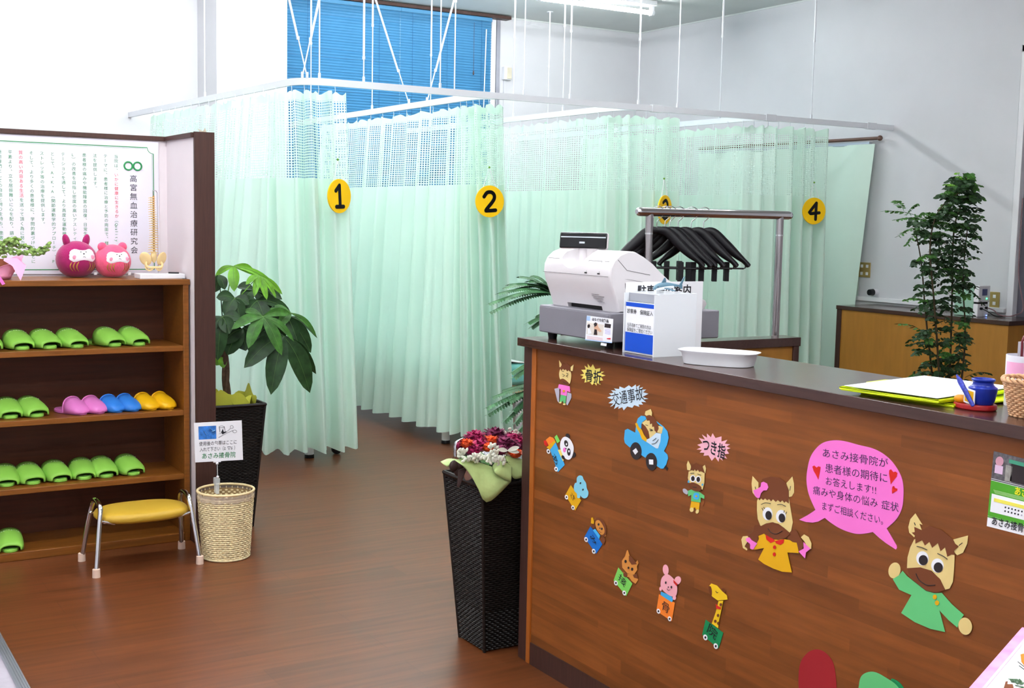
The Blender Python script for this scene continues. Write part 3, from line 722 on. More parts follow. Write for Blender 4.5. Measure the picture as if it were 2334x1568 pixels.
for _ in range(70): gl_.ball((.80+random.gauss(0, .035), 5.55+random.gauss(0, .02), ST+.115+random.gauss(0, .018)), (.012, .003, .007), 6, 4, Matrix.Rotation(random.uniform(-1, 1), 3, 'Y'))
g.build('stem', mat('plant_stem', (92, 70, 50), .7), t); o = gl_.build('foliage', mat('variegated_leaf', (112, 138, 70), .5, var=.5, vs=60), t); o['kind'] = 'stuff'

# folded paper bird on top of the partition end
t = thing('paper_crane', 'tiny folded paper crane on top of the brown partition post', 'origami', (1.675, 5.42, PZ+.003))
z = PZ+.003
for pts in ([(1.66, 5.42, z), (1.69, 5.42, z), (1.675, 5.42, z+.008)], [(1.66, 5.42, z+.002), (1.672, 5.42, z+.006), (1.650, 5.42, z+.016)], [(1.675, 5.42, z+.006), (1.69, 5.42, z+.002), (1.683, 5.42, z+.022)]):
    G().prism(pts, (0, .002, 0)).build('folded_wing', mat('crane_paper', (196, 180, 160), .6), t, smooth=0)

# ------------------------------------------------------------------ stool
t = thing('low_stool', 'low stool with mustard yellow oval seat and chrome legs by the shoe shelf', 'stool', (1.325, 5.19, 0))
m_must = mat('mustard_vinyl', (190, 152, 50), .38, var=.02, bump=.05, bs=300)
prof = []
rows = []
for z_, f in ((.205, .0), (.203, .86), (.209, .95), (.218, 1.0), (.230, 1.0), (.240, .96), (.246, .86), (.250, .5), (.251, .0)):
    rows.append([(1.325+.195*f*math.copysign(abs(math.cos(a))**.72, math.cos(a)), 5.19+.135*f*math.copysign(abs(math.sin(a))**.8, math.sin(a)), z_) for a in [2*PI*i/40 for i in range(40)]])
G().grid(rows, close_u=True).build('seat', m_must, t, smooth=60)
for s, xa, xb in ((-1, 1.138, 1.105), (1, 1.512, 1.537)):
    for q, yf, yt in ((-1, 5.058, 5.115), (1, 5.330, 5.262)):
        pts = cr([(xb, yf, .012), (xa*.7+xb*.3, yf*.35+yt*.65, .20), (xa, yt+q*.0, .262), (xa, yt-q*.03, .285), (xa, 5.19, .290)], 6)
        G().tube(pts, .0105, 12).build('leg', m_chrome, t)
        G().lathe([(.0, 0), (.0165, 0), (.0155, .034), (.0125, .036), (.0, .036)], (xb, yf, 0), 14).build('rubber_foot', mat('beige_rubber', (226, 196, 176), .7), t)
    for yb in (5.10, 5.27): G().tube([(xa-s*.055, yb, .205), (xa, yb, .222)], .006, 8).ball((xa+s*.006, yb, .223), .009, 8, 6).build('bolt', m_chrome, t)
G().box((1.16, 5.165, .192), (1.49, 5.205, .2045)).build('seat_brace', m_chrome, t, bevel=.002)

# ------------------------------------------------------------------ woven work
def weave(g, ring, zs, n, amp, r, sides=4, per=2):
    """ring(angle 0..1, z) -> (point, outward normal)"""
    for j, z in enumerate(zs):
        pts = []
        for i in range(n):
            p, nn = ring(i/n, z); pts.append(p-nn*amp*math.cos(2*PI*i/per+PI*j))
        g.tube(pts, r, sides, closed=True)
    return g
def round_ring(c, r0, r1, h):
    def f(u, z):
        a = 2*PI*u; r = r0+(r1-r0)*z/h; nn = V((math.cos(a), math.sin(a), 0)); return V((c[0], c[1], c[2]+z))+nn*r, nn
    return f
def square_ring(c, h0, h1, H):
    def f(u, z):
        w = h0+(h1-h0)*z/H; s = (u*4) % 4; k = int(s); t_ = (s-k)*2-1
        d = [(V((1, 0, 0)), V((0, -1, 0))), (V((0, 1, 0)), V((1, 0, 0))), (V((-1, 0, 0)), V((0, 1, 0))), (V((0, -1, 0)), V((-1, 0, 0)))][k]
        return V((c[0], c[1], c[2]+z))+d[0]*w*t_+d[1]*w, d[1]
    return f
m_bin = mat('beige_wicker', (240, 220, 176), .6, var=.12, vs=60)
c = (1.672, 5.118, 0)
t = thing('waste_basket', 'round beige woven waste basket beside the low stool', 'basket', c)
H_ = .298
weave(G(), round_ring(c, .098, .118, H_), [.006+.0092*k for k in range(30)], 56, .0030, .0042, 5).build('weave', m_bin, t, kind='stuff')
g = G()
for k in range(28): a = 2*PI*(k+.5)/28; n_ = V((math.cos(a), math.sin(a), 0)); g.tube([V(c)+n_*.096+V((0, 0, .004)), V(c)+n_*.116+V((0, 0, H_-.008))], .0022, 5)
g.build('stake', m_bin, t, kind='stuff')
g = G().lathe([(0, .004), (.094, .004)], c, 40, cap=False); g.build('bottom', m_bin, t)
g = G().lathe([(.0945, .008), (.1135, H_-.015)], c, 56, cap=False); g.build('liner', mat('bin_shadow_liner', (150, 122, 82), .8), t)  # added inner sheet, its darker tan paints the shade in the weave gaps
G().tube([V(c)+V((.121*math.cos(2*PI*i/56), .121*math.sin(2*PI*i/56), H_)) for i in range(56)], .0055, 8, closed=True).build('rim', mat('pale_rim', (232, 208, 160), .5), t)
G().tube([V(c)+V((.099*math.cos(2*PI*i/56), .099*math.sin(2*PI*i/56), .006)) for i in range(56)], .005, 8, closed=True).build('base_ring', m_bin, t)
rows = [[V(c)+V(((r+.0025*math.sin(i*1.9+z*300))*math.cos(2*PI*i/72), (r+.0025*math.sin(i*1.9+z*300))*math.sin(2*PI*i/72), z+.003*math.sin(i*.9))) for i in range(72)] for r, z in ((.1235, .294), (.1242, .284), (.1232, .270), (.1220, .262))]
m_tape = mat('clear_tape', (224, 206, 196), .15, alpha=.38)
G().grid(rows, close_u=True).build('clear_tape', m_tape, t, smooth=80)

# card on clip above it
t = thing('clip_sign', 'small white card sign on a clear clip stand standing in the waste basket', 'sign', (1.612, 5.225, .25))
Y_ = 5.05
P = lambda x, y: at(x, y, 'y', Y_)
A, B, C_, D = P(442, 964), P(551, 958), P(554, 1048), P(445, 1054)
G().prism([A, B, C_, D], (0, .0015, 0)).build('card', m_paper, t, smooth=0)
fy = V((0, -.0006, 0)); uz = (A-D).normalized()
G().prism([P(452, 972)+fy, P(492.5, 970)+fy, P(493, 1000)+fy, P(453, 1002)+fy], (0, .0004, 0)).build('blue_photo', mat('blue_photo_print', (58, 118, 194), .4, var=.25, vs=60), t, smooth=0)
g = G()
for a, b_ in (((464, 982), (470, 990)), ((469, 979), (475, 989)), ((478, 976), (486, 983)), ((482, 984), (490, 980))): g.tube([P(*a)+fy*1.5, P(*b_)+fy*1.5], [.004, .006], 6, flat=.15)
g.build('photo_detail', mat('pale_blue_print', (150, 196, 226), .4), t, smooth=0)
g = G()
def ring_px(g, cx, cy, rx, ry, w=.0012): g.tube([P(cx+rx*math.cos(2*PI*k/20), cy+ry*math.sin(2*PI*k/20))+fy for k in range(20)], w, 5, closed=True, flat=.4)
ring_px(g, 528, 973, 3.6, 3.2); ring_px(g, 535, 983, 4.4, 3.2); ring_px(g, 505, 972.5, 5.5, 2)
g.tube([P(525, 976)+fy, P(519, 982)+fy, P(499, 989)+fy], .0012, 5, flat=.4).tube([P(531, 981)+fy, P(516, 987)+fy, P(498, 997)+fy], .0014, 5, flat=.4)
g.tube([P(499.5, 973)+fy, P(501, 985)+fy], .001, 5).tube([P(511, 972)+fy, P(513, 984)+fy], .001, 5)
g.prism([P(504, 985)+fy, P(508, 977)+fy, P(510, 984)+fy, P(518, 984)+fy, P(507, 990)+fy], (0, .0004, 0))
g.build('scissors_drawing', m_ink, t, smooth=0)
text('lettering', '使用後の包帯はここに', P(453.5, 1016)+fy, P(540, 1011)+fy, uz, .0205, m_ink, t, .004)
text('lettering', '入れて下さい（≧▽≦）', P(455, 1029)+fy, P(541, 1024)+fy, uz, .0205, m_ink, t, .002)
text('lettering', 'あさみ接骨院', P(459, 1045)+fy, P(537, 1041)+fy, uz, .027, m_gink, t, .008)
bs_ = P(495, 1052); bm_ = P(496, 1087)
G().box(bs_-V((.016, .002, .003)), bs_+V((.016, .004, .003))).build('card_holder', m_white, t)
q = V((bm_.x, bm_.y+.10, .335)); m_clear = mat('clear_plastic', (226, 230, 230), .1, alpha=.45)
G().tube([bs_, bm_], .0022, 8).build('stem', m_clear, t)
for v_ in (bs_-V((0, 0, .008)), bm_): G().ball(v_, .0062, 12, 8).build('swivel_ball', m_white, t)
G().box(bm_+V((-.010, -.004, -.034)), bm_+V((.010, .030, -.006))).box(bm_+V((-.008, .0, -.075)), bm_+V((.008, .004, -.034))).box(bm_+V((-.008, .022, -.075)), bm_+V((.008, .026, -.034))).build('clip', m_clear, t, bevel=.002)

# ------------------------------------------------------------------ leafy plants
def leaflet(g, base, d, up, L_, W_, droop=.4, seg=6, fold=.25):
    d = V(d).normalized(); side = d.cross(up)
    side = side.normalized() if side.length > .05 else d.orthogonal().normalized()
    nrm = side.cross(d); rows = []; p = V(base)
    for j in range(seg+1):
        k = j/seg; w = W_*.5*max(0.0, math.sin(PI*min(1, k*.93+.03)))**.8*(1 if k < .98 else .2)
        rows.append([p-side*w+nrm*w*fold, p.copy(), p+side*w+nrm*w*fold])
        dd = (d-V((0, 0, droop*k*1.1))).normalized(); p = p+dd*L_/seg
    g.grid(rows)
def palm_leaf(base, tip_dir, petiole, n, L_, W_, m_, parent, droop=.5, facing=None):
    d = V(tip_dir).normalized(); pts = [V(base), V(base)+d*petiole*.5+V((0, 0, petiole*.06)), V(base)+d*petiole]
    g = G().tube(pts, [.003, .0024, .002], 6); c = pts[-1]
    ax = (d*.4+V((0, 0, 1))*.9).normalized() if facing is None else V(facing).normalized()
    u = d-ax*d.dot(ax); u.normalize(); v_ = ax.cross(u)
    for k in range(n):
        a = (k-(n-1)/2)*(2*PI*.80/n); dd = u*math.cos(a)+v_*math.sin(a)+ax*.05
        leaflet(g, c, dd, ax, L_*(1-.12*abs(k-(n-1)/2)/n*2)*random.uniform(.9, 1.05), W_*random.uniform(.9, 1.1), droop)
    return g.build('leaf', m_, parent, smooth=180)
def planter(c, label, parts=True):
    t = thing('wicker_planter', label, 'planter', c, 'tall black wicker planters')
    H_, b_, tp = .60, .088, .135
    weave(G(), square_ring(c, b_, tp, H_), [.008+.0078*k for k in range(76)], 68, .0030, .0036, 4).build('weave', m_wick, t, kind='stuff')
    g = G()
    for sx in (-1, 1):
        for sy in (-1, 1): g.tube([V(c)+V((sx*(b_+.001), sy*(b_+.001), 0)), V(c)+V((sx*(tp+.001), sy*(tp+.001), H_))], .0055, 6)
    g.build('corner_post', m_wick, t)
    g = G(); q = V(c)
    g.box(q+V((-b_+.01, -b_+.01, .0)), q+V((b_-.01, b_-.01, .01))); g.build('bottom', m_wick, t)
    w0, w1 = b_-.004, tp-.005
    g = G().grid([[q+V((sx*w, sy*w, z)) for sx, sy in ((-1, -1), (1, -1), (1, 1), (-1, 1))] for w, z in ((w0, .008), (w1, H_-.01))], close_u=True); g.build('liner', m_wick, t, smooth=0)
    ring = [q+V((sx*(tp+.002), sy*(tp+.002), H_)) for sx, sy in ((-1, -1), (1, -1), (1, 1), (-1, 1))]
    G().tube([ring[0].lerp(ring[1], k/6) for k in range(6)]+[ring[1].lerp(ring[2], k/6) for k in range(6)]+[ring[2].lerp(ring[3], k/6) for k in range(6)]+[ring[3].lerp(ring[0], k/6) for k in range(6)], .008, 6, closed=True).build('rim', m_wick, t)
    return t
PL = (1.862, 5.655, 0)
planter(PL, 'tall black wicker planter holding the money tree behind the brown post')
t = thing('money_tree', 'leafy money tree plant with braided trunk, in the wicker planter by the post', 'plant', (PL[0], PL[1], .50))
G().box((PL[0]-.11, PL[1]-.11, .50), (PL[0]+.11, PL[1]+.11, .53)).build('soil', m_soil, t)
m_trunk = mat('braided_bark', (74, 54, 42), .8, var=.25, vs=50, bump=.5)
tb = at(520, 900, 'y', PL[1]); tt = at(508, 740, 'y', PL[1])
for k in range(3):
    pts = []
    for i in range(15):
        f = i/14; c_ = V((tb.x, PL[1], .52)).lerp(V((tt.x, PL[1], tt.z)), f); a = f*7+k*2*PI/3; pts.append(c_+V((.010*math.cos(a), .010*math.sin(a), 0)))
    G().tube(pts, .0105, 8).build('braided_stem', m_trunk, t)
m_ywrap = mat('yellow_green_tissue', (176, 178, 60), .6, var=.12, bump=.3, bs=30)
rows = []
for j in range(5):
    k = j/4; rows.append([(PL[0]+w_*(1+.06*k)*math.copysign(min(1, abs(math.cos(a))*1.3), math.cos(a)), PL[1]+w_*(1+.06*k)*math.copysign(min(1, abs(math.sin(a))*1.3), math.sin(a)), .59+(.05+.03*math.sin(3*a+1)+.015*math.sin(8*a))*k) for w_ in (.105,) for a in [2*PI*i/48 for i in range(48)]])
o = G().grid(rows, close_u=True).build('wrapping_paper', m_ywrap, t, smooth=60)
rows = [[(PL[0]+q*math.cos(a), PL[1]+q*math.sin(a), .60+.02*math.sin(5*a+q*40)+.015*math.sin(9*a)) for a in [2*PI*i/48 for i in range(48)]] for q in (.02, .06, .10, .112)]
G().grid(rows, close_u=True).build('wrapping_paper', m_ywrap, t, smooth=60)
crown = V((tt.x, PL[1], tt.z))
def fan(c_px, yv, tips, m_):
    c_ = at(c_px[0], c_px[1], 'y', yv); gv = G(); g = G().tube([crown, crown.lerp(c_, .55)+V((0, 0, .02)), c_], [.003, .0024, .002], 6)
    for tx, ty, w, dy in tips:
        e_ = at(tx, ty, 'y', yv+dy); d = e_-c_; L_ = d.length; up = (V((-.35, -1, .45))+V((random.uniform(-.4, .4), 0, random.uniform(-.3, .5)))).normalized(); W_ = w/478.
        d = d.normalized(); side = d.cross(up).normalized(); nrm = side.cross(d); rows = []
        for j in range(10):
            k = j/9; ww = W_*.5*max(.0, math.sin(PI*(.04+.94*k)**1.15))**.75*(.0 if j == 9 else 1); p = c_+d*L_*k+V((0, 0, 1))*L_*.10*math.sin(PI*k)+nrm*L_*.05*math.sin(PI*k)
            rows.append([p-side*ww+nrm*ww*.18, p-side*ww*.5+nrm*ww*.04, p-nrm*ww*.04, p+side*ww*.5+nrm*ww*.04, p+side*ww+nrm*ww*.18])
        g.grid(rows); gv.tube([r_[2]+up*.0012 for r_ in rows], [.0011-.00008*q for q in range(10)], 5)
    o = g.build('leaf', m_, t, smooth=180); gv.build('midrib', m_vein, o); return o
m_vein = mat('leaf_vein', (92, 128, 66), .5)
def LX(x, y): return (440+x/1.793, 560+y/1.793)
def T4(l): return [(*LX(a, b_), w, d) for a, b_, w, d in l]
y0 = PL[1]
fan(LX(370, 368), y0-.10, T4([(208, 500, 44, -.02), (318, 610, 48, -.03), (478, 602, 48, .0), (503, 525, 26, .03), (260, 400, 30, .04)]), m_leafd)
fan(LX(285, 290), y0-.16, T4([(156, 342, 22, -.01), (226, 420, 30, -.04), (363, 448, 28, -.04), (413, 392, 18, -.02), (400, 280, 20, .03), (200, 268, 16, .05)]), m_leafm)
fan(LX(385, 290), y0-.05, T4([(508, 378, 18, .0), (482, 438, 36, -.03), (430, 400, 30, -.04), (300, 310, 22, .02)]), m_leafd)
fan(LX(400, 275), y0-.09, T4([(505, 372, 14, .0), (350, 330, 24, -.02), (310, 262, 20, .03)]), m_leafm)
fan(LX(262, 225), y0-.06, T4([(205, 300, 34, -.03), (300, 345, 40, -.04), (400, 275, 22, .02), (345, 240, 28, .04), (150, 250, 30, .02)]), m_leafd)
fan(LX(268, 122), y0-.08, T4([(302, 222, 16, -.03), (366, 200, 12, .0), (250, 208, 16, -.03), (215, 160, 14, -.02), (340, 215, 12, -.02), (270, 175, 14, -.04)]), m_leafl)
fan(LX(165, 84), y0-.04, T4([(168, 188, 26, -.04), (255, 118, 20, .02), (360, 200, 14, .02), (90, 125, 14, .02)]), m_leafl)
fan(LX(250, 180), y0+.02, T4([(365, 220, 30, .0), (320, 260, 36, -.03), (200, 235, 34, -.03), (180, 170, 26, .02)]), m_leafd)
fan(LX(170, 215), y0-.08, T4([(95, 212, 26, .0), (130, 290, 34, -.03), (195, 310, 36, -.04), (230, 240, 26, -.02)]), m_leafd)
fan(LX(120, 290), y0-.12, T4([(100, 470, 38, -.02), (150, 360, 34, -.04), (195, 300, 26, -.02), (85, 340, 30, .0)]), m_leafd)
fan(LX(200, 340), y0-.02, T4([(140, 448, 52, -.02), (215, 430, 50, -.03), (120, 400, 44, .0), (275, 380, 36, .02)]), m_leafd)
fan(LX(300, 330), y0+.05, T4([(230, 440, 44, .0), (330, 430, 44, .0), (380, 380, 34, .0)]), m_leafd)
fan(LX(110, 455), y0+.0, T4([(125, 500, 22, -.02), (95, 490, 20, 0)]), m_leafl)
fan(LX(105, 120), y0-.03, T4([(130, 180, 24, -.02), (92, 190, 26, .0)]), m_leafd)
# ------------------------------------------------------------------ treatment benches seen through the curtain gaps
def bench(x0, x1, y0, y1, z0, z1, lab, legs, m_):
    t = thing('treatment_bed', lab, 'bed', ((x0+x1)/2, y0, 0), 'treatment beds behind the curtains')
    G().box((x0, y0, z0), (x1, y1, z1)).build('mattress', m_, t, bevel=.03)
    G().box((x0+.02, y0+.02, z0-.05), (x1-.02, y1-.02, z0)).build('bed_frame', mat('bed_frame_beige', (216, 200, 160), .6), t)
    for lx, ly in legs:
        G().tube([(lx, ly, .02), (lx, ly, z0-.05)], .028, 14).build('leg', m_white, t)
        G().lathe([(0, 0), (.03, 0), (.03, .018), (.024, .03), (0, .03)], (lx, ly, 0), 16).build('foot', m_black, t)
    return t
b1 = bench(2.73, 3.105, 7.0, 8.9, .33, .505, 'teal treatment bed showing at the edge of the curtain numbered 1', [(2.83, 6.99+.04), (3.05, 8.8), (2.8, 8.8)], m_teal)
G().tube([(3.03, 7.06, .03), (3.03, 7.085, .03)], .03, 14).build('caster_wheel', m_black, b1); G().tube([(3.03, 7.07, .03), (3.03, 7.07, .28)], .012, 8).build('leg', m_black, b1)
b2 = bench(3.80, 4.46, 7.02, 8.9, .37, .52, 'teal treatment bed with white towel between the curtains numbered 2 and 3', [(3.83, 7.10), (4.40, 7.10), (4.40, 8.8), (3.86, 8.8)], m_teal)
g = G(); rows = [[(x, y, .526+.050*math.exp(-((x-4.12)/.16)**2)-(0 if y > 7.03 else .0)) for x in [3.84+.56*i/14 for i in range(15)]] for y in (7.03, 7.12, 7.4, 7.7)]
tw = g.grid(rows).build('towel', mat('white_towel', (240, 244, 244), .9, bump=.3, bs=300)); tag(tw, 'white towel lying on the teal bed behind curtain 2', 'towel'); tw.modifiers.new('s', 'SOLIDIFY').thickness = .006

# ------------------------------------------------------------------ planter with the bouquet by the counter
PR = (2.165, 3.632, 0)
planter(PR, 'tall black wicker planter with a bouquet, standing against the counter end')
t = thing('flower_bouquet', 'bouquet of magenta and orange flowers in green paper on the wicker planter', 'bouquet', (PR[0], PR[1], .50))
Q = lambda x, y, yv=3.6: at(x, y, 'y', yv)
m_gwrap = mat('green_wrapping_paper', (176, 196, 128), .6, var=.14, vs=12, bump=.25, bs=60)
m_fol = mat('silver_foil', (200, 200, 204), .18, metal=.9, var=.2, bump=.6, bs=60)
rows = []
for j in range(6):
    k = j/5; rows.append([(PR[0]-.035+(.055+.075*k+.012*math.sin(6*a)*k)*math.cos(a), PR[1]-.02+(.055+.075*k+.012*math.sin(6*a)*k)*math.sin(a), .50+.17*k+.014*math.sin(7*a+1)*k) for a in [2*PI*i/48 for i in range(48)]])
G().grid(rows, close_u=True).build('foil_wrap', m_fol, t, smooth=50)
def flap(pl, y0, y1, nm, m_, bow=.02):
    """a sheet of paper between an upper and a lower edge line, given as photo points at depths y0 (upper) .. y1 (lower)"""
    up_, lo_ = pl; n = 14; U = cr([Q(a, b_, y0) for a, b_ in up_], 8); L_ = cr([Q(a, b_, y1) for a, b_ in lo_], 8)
    su, sl = plen(U), plen(L_)
    def smp(c, a, u):
        d = u*a[-1]
        for i in range(1, len(c)):
            if d <= a[i]+1e-9: return c[i-1].lerp(c[i], (d-a[i-1])/max(1e-9, a[i]-a[i-1]))
        return c[-1]
    rows = []
    for j in range(7):
        k = j/6; rows.append([smp(U, su, i/n).lerp(smp(L_, sl, i/n), k)+V((-.6, -1, .1))*bow*math.sin(PI*k) for i in range(n+1)])
    o = G().grid(rows).build(nm, m_, t, smooth=180); o.modifiers.new('s', 'SOLIDIFY').thickness = .0012; return o
flap(([(1036, 1048), (1062, 1046), (1100, 1056), (1128, 1066)], [(1064, 1062), (1088, 1110), (1112, 1145), (1165, 1098)]), 3.50, 3.455, 'green_paper_flap', m_gwrap, .015)
flap(([(1122, 1062), (1140, 1040), (1160, 1045), (1168, 1055)], [(1130, 1080), (1150, 1092), (1160, 1096), (1165, 1098)]), 3.50, 3.45, 'green_paper_flap', m_gwrap, .02)
flap(([(1150, 1038), (1168, 1040), (1196, 1048), (1215, 1050)], [(1162, 1060), (1170, 1090), (1195, 1087), (1215, 1080)]), 3.50, 3.475, 'green_paper_flap', m_gwrap, .01)
flap(([(1004, 1052), (1022, 1045), (1042, 1047), (1054, 1052)], [(1021, 1064), (1030, 1056), (1042, 1050), (1052, 1053)]), 3.60, 3.56, 'green_paper_flap', m_gwrap, .01)
m_rib = mat('brown_ribbon', (52, 34, 32), .6, var=.1)
for a, b_ in ((1035, 1062), (1045, 1072), (1048, 1060)): G().ball(Q(a, b_, 3.55), (.018, .012, .02), 12, 8).build('ribbon_bow', m_rib, t)
G().prism([Q(1045, 1072, 3.48), Q(1066, 1064, 3.48), Q(1046, 1112, 3.465), Q(1042, 1108, 3.465)], (0, .0015, 0)).build('ribbon_tail', m_rib, t, smooth=0)
m_mag = mat('magenta_petal', (148, 24, 76), .8, var=.35, vs=60); m_ora = mat('orange_petal', (220, 78, 30), .8, var=.3, vs=60); m_plum = mat('plum_petal', (104, 28, 64), .8, var=.35, vs=60); m_wp = mat('white_petal', (222, 222, 206), .6, var=.08, vs=60)
def flower(px, py, yv, r, m_, squash=.6):
    c_ = Q(px, py, yv); g = G(); core = G().ball(c_, (r*.7, r*.7, r*.5), 10, 7)
    for k in range(120):
        a = random.uniform(0, 2*PI); e = math.asin(random.uniform(-.25, 1)); d = V((math.cos(a)*math.cos(e), math.sin(a)*math.cos(e), math.sin(e)*squash+.05))
        s_ = d.cross(V((0, 0, 1))).normalized() if abs(d.z) < .99 else V((1, 0, 0)); L_ = r*random.uniform(.8, 1.08); w = r*.085
        p0 = c_+d*r*.35; p1 = c_+d*L_*.8; p2 = c_+d*L_
        g.poly([p0-s_*w, p0+s_*w, p1+s_*w*1.3, p2, p1-s_*w*1.3])
    g.v += []; o = g.build('flower_head', m_, t, smooth=180); core.build('flower_core', m_, o)
    return o
for px, py, yv, r, m_ in ((1082, 998, 3.62, .046, m_mag), (1128, 992, 3.66, .050, m_plum), (1168, 1002, 3.66, .048, m_mag), (1058, 1018, 3.56, .040, m_mag), (1092, 1015, 3.56, .040, m_mag), (1118, 1005, 3.60, .036, m_ora), (1064, 1012, 3.54, .030, m_ora),
                          (1078, 1026, 3.52, .036, m_mag), (1112, 1020, 3.53, .030, m_ora), (1150, 1010, 3.57, .044, m_plum), (1165, 1020, 3.55, .040, m_plum), (1185, 1012, 3.60, .042, m_mag), (1140, 1026, 3.52, .034, m_plum), (1175, 1034, 3.50, .030, m_ora)):
    flower(px, py, yv, r, m_)
g = G()
for px, py, yv, n in ((1052, 1034, 3.50, 18), (1082, 1042, 3.48, 16), (1096, 1038, 3.48, 14), (1112, 1040, 3.47, 14), (1124, 1018, 3.48, 12), (1128, 1032, 3.46, 14), (1136, 1042, 3.46, 14), (1145, 1050, 3.46, 10), (1122, 1050, 3.46, 10), (1068, 1046, 3.49, 12), (1178, 988, 3.66, 8), (1152, 984, 3.68, 7)):
    for _ in range(n):
        p = Q(px+random.gauss(0, 6), py+random.gauss(0, 4), yv+random.uniform(-.01, .01)); g.ball(p, (.0085, .004, .005), 6, 4, Matrix.Rotation(random.uniform(-1.4, 1.4), 3, 'Y'))
g.build('white_blossom', m_wp, t, kind='stuff')
g = G()
for _ in range(10):
    a = random.uniform(0, 2*PI); leaflet(g, (PR[0]-.03, PR[1], .62), (math.cos(a), math.sin(a), .6), V((0, 0, 1)), .13, .035, .3)
g.build('bouquet_leaf', m_leafm, t, smooth=180)
for s_, pl in ((3.56, [(1152, 1016), (1150, 1024), (1160, 1034), (1168, 1026)]),):
    c_ = Q(1157, 1027, 3.47)
    for a in (-.3, .5, 2.7): leaflet_g = G(); leaflet(leaflet_g, c_, V((math.cos(a), -.1, math.sin(a)*.5)), V((0, -1, .4)), .045, .016, .1); leaflet_g.build('white_edged_leaf', m_wp, t, smooth=180)
sg = G().tube(cr([Q(1036, 1040, 3.54), Q(1038, 1010, 3.54), Q(1052, 1000, 3.56)], 6), .008, 8, flat=.3).build('foil_strip', m_fol, t)

# ------------------------------------------------------------------ reception counter
XF = 2.160; YE = 3.40; YN = .9
t = thing('reception_counter', 'long wood-fronted reception counter with dark top and paper cut-outs on it', 'counter', (XF, 2.2, 0))
m_strip = mat('laminated_wood_strip', (122, 68, 28), .42, var=.10, vs=9, stretch=(1, .5, 6), island=.20, bump=.02, bs=200)
G().box((XF+.012, YN, 0), (2.50, YE+.03, 1.078)).build('carcass', m_shelfb, t, smooth=0)
G().box((XF-.004, YN, 0), (XF+.012, YE-.022, .076)).build('kick_board', m_dark, t, smooth=0)
G().box((XF-.002, YE+.0, 0), (2.50, YE+.055, 1.079)).build('end_panel', m_dark, t, bevel=.002)
G().box((XF-.006, YE-.024, 0), (XF+.012, YE, 1.079)).build('edge_trim', mat('orange_trim', (160, 88, 32), .4, var=.06), t, bevel=.002)
G().box((2.138, YN, 1.079), (2.532, YE+.068, 1.107)).build('counter_top', m_cap, t, bevel=.0015)
rnd = random.Random(3); z = .076
while z < 1.078:
    h = min(rnd.choice((.024, .028, .03, .034, .04)), 1.079-z)
    if 1.079-z-h < .012: h = 1.079-z
    y = YE-.024; 
    while y > YN:
        L_ = rnd.uniform(.22, .62); y2 = max(YN, y-L_)
        G().box((XF-.00012*rnd.random(), y2+.00002, z+.00002), (XF+.011, y-.00002, z+h-.00002)).build('wood_strip', m_strip, t, smooth=0)
        y = y2
    z += h

# ------------------------------------------------------------------ low wall behind the counter, coat rack
t = thing('low_partition', 'low ochre partition with dark frame behind the reception counter', 'partition', (3.7, 4.45, 0))
G().box((2.95, 4.412, 0), (4.33, 4.50, .90)).build('panel', m_och, t, smooth=0)
G().box((2.93, 4.395, .912-.01), (4.365, 4.52, .946)).build('cap_board', m_cap, t, bevel=.002)
G().box((4.325, 4.40, 0), (4.36, 4.515, .905)).build('end_frame', m_dark, t, bevel=.002)
t = thing('coat_rack', 'chrome coat rack with round top bar behind the counter', 'rack', (3.96, 4.6, 0))
RB = 1.548
G().tube([(3.478, 4.6, RB), (3.485, 4.6, RB), (3.50, 4.6, RB), (4.44, 4.6, RB), (4.457, 4.6, RB), (4.465, 4.6, RB)], [.012, .019, .0215, .0215, .018, .010], 20).build('top_bar', m_chrome, t)
for x in (3.555, 4.385):
    G().tube([(x, 4.6, .05), (x, 4.6, RB)], .0195, 18).build('post', m_steel, t)
    G().tube([(x, 4.6, RB-.105), (x, 4.6, RB-.098)], .021, 18).build('joint_ring', m_chrome, t)
    G().box((x-.025, 4.545 if x < 4 else 4.545, .03), (x+.025, 4.95, .07)).build('foot_bar', m_steel, t, bevel=.006)
m_hang = mat('black_hanger', (16, 14, 18), .42, var=.1)
